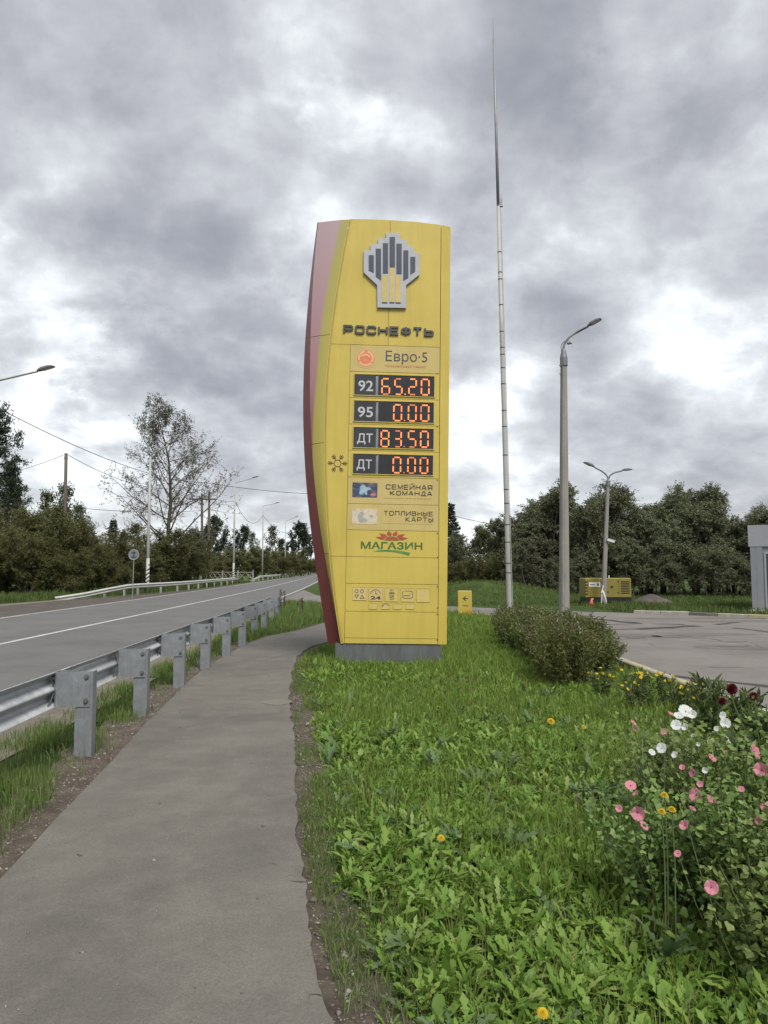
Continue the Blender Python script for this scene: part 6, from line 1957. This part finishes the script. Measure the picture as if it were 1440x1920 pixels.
M_eye = paint('flower_eye', (0.10, 0.02, 0.04), (0.06, 0.01, 0.02), 8, .7)
def round_leaves(P, D, size, rg, k=7):
    """lobed rounded leaves as small fans"""
    n = len(P); D = D / (np.linalg.norm(D, axis=1, keepdims=True) + 1e-9)
    side = np.cross(D, rg.normal(0, 1, (n, 3)) * .5 + np.array([0, 0, 1.0])); side /= (np.linalg.norm(side, axis=1, keepdims=True) + 1e-9)
    L = (size * rg.uniform(.6, 1.4, n))[:, None]
    pts = [P]; rad = [.62, .9, .72, 1.12, .72, .9, .62]
    for i in range(k):
        a = -2.1 + 4.2 * i / (k - 1)
        pts.append(P + (D * math.cos(a) + side * math.sin(a)) * L * rad[i % 7] * .62 + D * L * .18 + np.cross(D, side) * L * rg.normal(0, .08, (n, 1)))
    V = np.stack(pts, 1).reshape(-1, 3); q = np.arange(n)[:, None] * (k + 1)
    return V, np.concatenate([q + np.array([[0, i, i + 1]]) for i in range(1, k)], 0)
def bloom_mesh(seed, open_=.55):
    """five broad overlapping petals in a shallow funnel, unit radius, facing +z"""
    rg = np.random.default_rng(seed); mb = MB()
    for p in range(5):
        a0 = 2 * math.pi * p / 5; vs = []
        for i, r_ in enumerate((.06, .35, .68, .92, 1.0)):
            w = (.10, .27, .48, .53, .34)[i]
            for j, s_ in enumerate((-1, -.5, 0, .5, 1)):
                rr = r_ * (1 - .05 * abs(s_)) - (.07 if (i == 4 and j == 2) else 0)
                x = rr; y = w * s_
                z = (1 - open_) * (rr ** .8) + .05 * math.sin(3.0 * s_ + p) * r_ + .012 * p * r_ + .04 * rg.normal() * r_
                vs.append((x * math.cos(a0) - y * math.sin(a0), x * math.sin(a0) + y * math.cos(a0), z))
        mb.add(vs, [(i * 5 + j, i * 5 + j + 1, i * 5 + j + 6, i * 5 + j + 5) for i in range(4) for j in range(4)])
    me = bpy.data.meshes.new('flower'); me.from_pydata(mb.v, [], mb.f); me.shade_smooth(); return me
blooms = {}
for key, m_ in (('p', M_pink), ('w', M_wht)):
    blooms[key] = []
    for sd_ in range(4):
        me = bloom_mesh(300 + sd_, (.72, .40, .58, .12)[sd_]); me.materials.append(m_); blooms[key].append(me)
eye = MB(); eye.tube([(0, 0, .02), (0, 0, .30), (0, 0, .36)], [.10, .07, .02], 6)
eye_me = bpy.data.meshes.new('stamens'); eye_me.from_pydata(eye.v, [], eye.f); eye_me.materials.append(M_eye)
eyew = eye_me.copy(); eyew.materials.clear(); eyew.materials.append(M_yfl)
def rayflower(nr, layers, dome, seed):
    rg = np.random.default_rng(seed); mb = MB()
    for l in range(layers):
        f = l / max(1, layers - 1); r1 = 1 - .72 * f; zb_ = dome * f; el = -.1 + 1.1 * f
        k = max(5, int(nr * (1 - .55 * f)))
        for p in range(k):
            a = 2 * math.pi * (p + .5 * (l % 2) + rg.uniform(-.15, .15)) / k; w = 3.0 * r1 / k
            d = np.array([math.cos(a) * math.cos(el), math.sin(a) * math.cos(el), math.sin(el)]); s_ = np.array([-math.sin(a), math.cos(a), 0])
            b0 = np.array([0, 0, zb_])
            vs = [b0 + d * .1 * r1 - s_ * w * .3, b0 + d * .1 * r1 + s_ * w * .3, b0 + d * .75 * r1 + s_ * w * .6, b0 + d * r1 * rg.uniform(.92, 1.05), b0 + d * .75 * r1 - s_ * w * .6]
            mb.add(vs, [(0, 1, 2, 3, 4)])
    me = bpy.data.meshes.new('flower'); me.from_pydata(mb.v, [], mb.f); return me
dand_me = rayflower(34, 5, .35, 1); dand_me.materials.append(M_yfl)
dahl_me = rayflower(16, 9, .95, 2); dahl_me.materials.append(M_dred)
daisy_me = rayflower(16, 2, .15, 3); daisy_me.materials.append(M_yfl)

PINK = [(1182, 1474, 11), (1193, 1489, 6), (1161, 1516, 7), (1195, 1523, 13), (1206, 1549, 10), (1284, 1548, 9), (1306, 1491, 13), (1329, 1505, 11), (1298, 1517, 7), (1302, 1449, 9), (1312, 1470, 6), (1280, 1441, 6), (1334, 1422, 9), (1354, 1407, 9), (1412, 1410, 14), (1428, 1445, 13), (1271, 1601, 7), (1333, 1664, 13), (1418, 1537, 8), (1437, 1512, 9), (1187, 1356, 7), (1193, 1366, 5), (1245, 1371, 6), (1255, 1341, 6), (1390, 1480, 6)]
WHITE = [(1285, 1335, 17), (1272, 1345, 11), (1268, 1360, 12), (1288, 1365, 9), (1354, 1341, 9), (1359, 1357, 12), (1325, 1389, 8), (1360, 1389, 9), (1241, 1403, 12), (1221, 1412, 8), (1266, 1416, 8), (1323, 1444, 7), (1343, 1366, 6), (1298, 1340, 10), (1300, 1380, 5), (1310, 1395, 5)]
def bed_depth(py): return float(np.interp(py, [1330, 1450, 1550, 1665, 1780], [4.5, 3.75, 3.35, 3.0, 2.85]))
plants = [('p', 1.36, 3.75, .50), ('p', 1.62, 3.55, .62), ('p', 2.05, 3.5, .80), ('p', 1.55, 3.15, .50), ('p', 1.95, 3.1, .55), ('w', 1.62, 4.25, .74), ('w', 1.95, 4.15, .74), ('p', 1.8, 4.7, .60), ('p', 2.4, 3.75, .90), ('p', 2.35, 3.15, .50), ('w', 2.3, 4.4, .80), ('p', 1.85, 4.9, .55), ('p', 1.8, 3.3, .62), ('w', 1.8, 3.95, .72), ('p', 2.2, 3.3, .66)]
roots = []
for i, (kind, x, y, h) in enumerate(plants):
    rg = np.random.default_rng(400 + i); r0 = empty('mallow_plant', (x, y, 0)); wood = MB(); LP = []; LD = []
    for k in range(26):
        az = rg.uniform(0, 6.28); sp = rg.uniform(.1, 1); hh = h * rg.uniform(.6, 1.08)
        p0 = np.array([math.cos(az), math.sin(az), 0]) * .06; p2 = np.array([math.cos(az) * sp * .33, math.sin(az) * sp * .33, hh]); p1 = (p0 + p2) / 2 + np.array([0, 0, .08])
        wood.tube([Vector(p0), Vector(p1), Vector(p2)], [.006, .005, .003], 4, False)
        nn = 62; fr = rg.uniform(.12, 1.02, nn)[:, None]
        LP.append(p0 * (1 - fr) ** 2 + 2 * p1 * fr * (1 - fr) + p2 * fr ** 2 + rg.normal(0, .05, (nn, 3))); LD.append(np.array([math.cos(az), math.sin(az), .3]) * .6 + rg.normal(0, .6, (nn, 3)))
    wood.build('stems', M_gstem, r0)
    LP = np.concatenate(LP); LP[:, 2] = np.maximum(LP[:, 2], .03)
    f = raw('foliage', *round_leaves(LP, np.concatenate(LD), .029, rg), M_mal, r0); f['kind'] = 'stuff'
    lab = {'p': 'bushy pink-flowered mallow in the flower bed at the lawn edge', 'w': 'white-flowered mallow at the back of the flower bed'}[kind]
    own = {0: 'pink mallow at the corner of the bed, leaning over the open lawn', 1: 'pink mallow directly behind the tall thin-stalked yellow flowers', 3: 'low pink mallow with a single wide-open bloom above the broad weeds',
           5: 'white mallow with the densest cluster of white blooms', 6: 'white mallow between the dense white cluster and the dahlia', 10: 'white mallow standing in front of the crimson dahlia', 7: 'pink mallow with few blooms behind the white mallows', 8: 'pink mallow with large blooms below the crimson dahlia'}.get(i)
    tag(r0, own or lab, 'flower', {'p': 'pink mallows', 'w': 'white mallows'}[kind]); roots.append((kind, r0))
FR = random.Random(3)
for kind, lst in (('p', PINK), ('w', WHITE)):
    for i, (px, py, rpx) in enumerate(lst):
        d = bed_depth(py) + FR.uniform(-.06, .06)
        p = at(px, py, d)
        r0 = min((q for q in roots if q[0] == kind), key=lambda q: (q[1].location.xy - p.xy).length)[1]
        fl = link('flower', blooms[kind][i % 4], r0)
        s_ = rpx * d / 1400 * (.95 if kind == 'p' else .80)
        fl.location = p - r0.location; fl.scale = (s_, s_, s_)
        face = Vector((FR.uniform(-1.0, .8), -FR.uniform(.1, 1.0), FR.uniform(-.1, 1.0)))
        if (px, py) == (1333, 1664): face = Vector((-.25, -1, .45))
        fl.rotation_euler = face.to_track_quat('Z', 'Y').to_euler()
        e = link('stamens', eye_me if kind == 'p' else eyew, fl)
        mb = MB(); q = p - r0.location
        mb.tube(arc_pts([q - face.normalized() * .004, q - face.normalized() * .05 - Vector((0, 0, .03)), Vector((q.x * .7, q.y * .7, max(.05, q.z - .28))), Vector((q.x * .3, q.y * .3, max(.03, q.z - .5)))], 3), .0022, 4)
        mb.build('flower_stalk', M_gstem, r0)

def herb(name, x, y, h, leafm, leaf, aspect, seed, stems=14, spread=.2, nn=40, label='', cat='plant', group=None):
    rg = np.random.default_rng(seed); r0 = empty(name, (x, y, 0)); wood = MB(); LP = []; LD = []; tips = []
    for k in range(stems):
        az = rg.uniform(0, 6.28); sp = rg.uniform(.1, 1); hh = h * rg.uniform(.65, 1.05)
        p0 = np.array([math.cos(az), math.sin(az), 0]) * .05; p2 = np.array([math.cos(az) * sp * spread, math.sin(az) * sp * spread, hh]); p1 = (p0 + p2) / 2 + np.array([0, 0, .05])
        wood.tube([Vector(p0), Vector(p1), Vector(p2)], [.006, .005, .003], 4, False); tips.append(p2)
        fr = rg.uniform(.1, .97, nn)[:, None]
        LP.append(p0 * (1 - fr) ** 2 + 2 * p1 * fr * (1 - fr) + p2 * fr ** 2 + rg.normal(0, .012, (nn, 3))); LD.append(rg.normal(0, .8, (nn, 3)) + np.array([0, 0, .5]))
    wood.build('stems', M_gstem, r0)
    f = raw('foliage', *leaf_quads(np.concatenate(LP), np.concatenate(LD), leaf, aspect, rg), leafm, r0); f['kind'] = 'stuff'
    tag(r0, label, cat, group)
    return r0, tips
# dahlia
dr, _ = herb('dahlia_plant', 2.55, 4.75, .74, M_dah, .12, .5, 501, 22, .34, 34, 'dark-leaved dahlia with crimson ball blooms in the flower bed', 'flower')
for (px, py, rpx) in ((1372, 1292, 12.5), (1354, 1315, 9), (1413, 1305, 9)):
    p = at(px, py, 4.7); fl = link('flower', dahl_me, dr); s_ = rpx * 4.7 / 1400
    fl.location = p - dr.location; fl.scale = (s_, s_, s_); fl.rotation_euler = Vector((-.2, -.9, .6)).to_track_quat('Z', 'Y').to_euler()
    q = p - dr.location; mb = MB(); mb.tube(arc_pts([q, q - Vector((-.02, 0, .12)), Vector((q.x * .5, q.y * .5, .4)), Vector((0, 0, .1))], 4), .005, 5); mb.build('flower_stalk', M_gstem, dr)
# yellow daisies and herbs beyond the bed
YEL = [(2.75, 9.6), (3.1, 9.3), (3.35, 9.0), (2.95, 8.8), (3.5, 8.4), (3.25, 8.2), (3.75, 8.0)]
for i, (x, y) in enumerate(YEL):
    r0, tips = herb('daisy_plant', x, y, .42, M_herb, .07, .25, 600 + i, 14, .24, 26, 'yellow-flowered daisy clump between the shrubs and the flower bed', 'flower', 'yellow daisy clumps')
    for k, tp_ in enumerate(tips[:8]):
        fl = link('flower', daisy_me, r0); fl.location = tp_; fl.scale = (.024,) * 3; fl.rotation_euler = (RG.uniform(.2, 1.0), RG.uniform(-.4, .4), RG.uniform(-.5, .5))
for i, (x, y, h) in enumerate([(3.3, 7.7, .58), (3.55, 7.4, .45), (3.1, 7.3, .40), (3.75, 7.0, .42), (3.35, 6.7, .36)]):
    herb('leafy_herb', x, y, h, M_herb, .13, .22, 650 + i, 7, .16, 44, 'upright leafy green herb beside the forecourt kerb', 'plant', 'leafy herbs by the kerb')
for (px, py, d) in ((1246, 1491, 3.5), (1241, 1522, 3.35), (1260, 1518, 3.35)):
    p = at(px, py, d); r0 = empty('hawkbit', (p.x, p.y, 0)); mb = MB(); mb.tube([(0, 0, 0), (.01, .01, p.z * .6), (0, 0, p.z)], .003, 5); mb.build('stem', M_gstem, r0)
    fl = link('flower', dand_me, r0); fl.location = (0, 0, p.z); fl.scale = (.021,) * 3; fl.rotation_euler = (.25, .1, 0)
    tag(r0, 'tall thin-stalked yellow flower in front of the pink mallows', 'flower', 'tall yellow flowers')
# dandelions on the lawn
for (px, py, h, rpx, lab) in ((827, 1571, .27, 8, 'single yellow dandelion on a long stalk in the middle of the lawn'), (1018, 1899, .20, 12, 'large open yellow dandelion among the broad weeds nearest the soil edge'), (1033, 1352, .22, 8, 'small yellow dandelion on the lawn before the shrub row'), (1095, 1363, .20, 5, 'tiny yellow dandelion beside the flower bed')):
    d_ = ray(px, py); Y = (EYE - h) / -d_.z * d_.y; p = at(px, py, Y)
    r0 = empty('dandelion', (p.x, p.y, 0)); mb = MB(); mb.tube(arc_pts([(0.01, .02, 0), (.004, .0, h * .5), (0, 0, h)], 4), .003, 6); mb.build('stem', M_gstem, r0)
    fl = link('flower_head', dand_me, r0); s_ = rpx * Y / 1400; fl.location = (0, 0, h); fl.scale = (s_, s_, s_); fl.rotation_euler = (.55, .1, 0)
    tag(r0, lab, 'flower')
# dock seed spikes beyond the end of the barrier
for i, (px, py0, py1) in enumerate(((526, 1165, 1105), (533, 1163, 1108), (566, 1160, 1120))):
    b = G(px, py0); h = at(px, py1, b.y).z
    r0 = empty('seed_stalk', (b.x, b.y, 0)); mb = MB(); mb.tube([(0, 0, 0), (.02, 0, h * .5), (0, 0, h)], [.008, .007, .003], 5); mb.build('stem', M_stem, r0)
    rg = np.random.default_rng(i); P = np.stack([rg.normal(0, .025, 160), rg.normal(0, .025, 160), rg.uniform(h * .45, h, 160)], 1)
    f = raw('seeds', *leaf_quads(P, rg.normal(0, 1, (160, 3)), .04, .6, rg), M_head, r0); f['kind'] = 'stuff'
    tag(r0, 'tall brown seed stalk past the end of the crash barrier', 'plant', 'seed stalks')
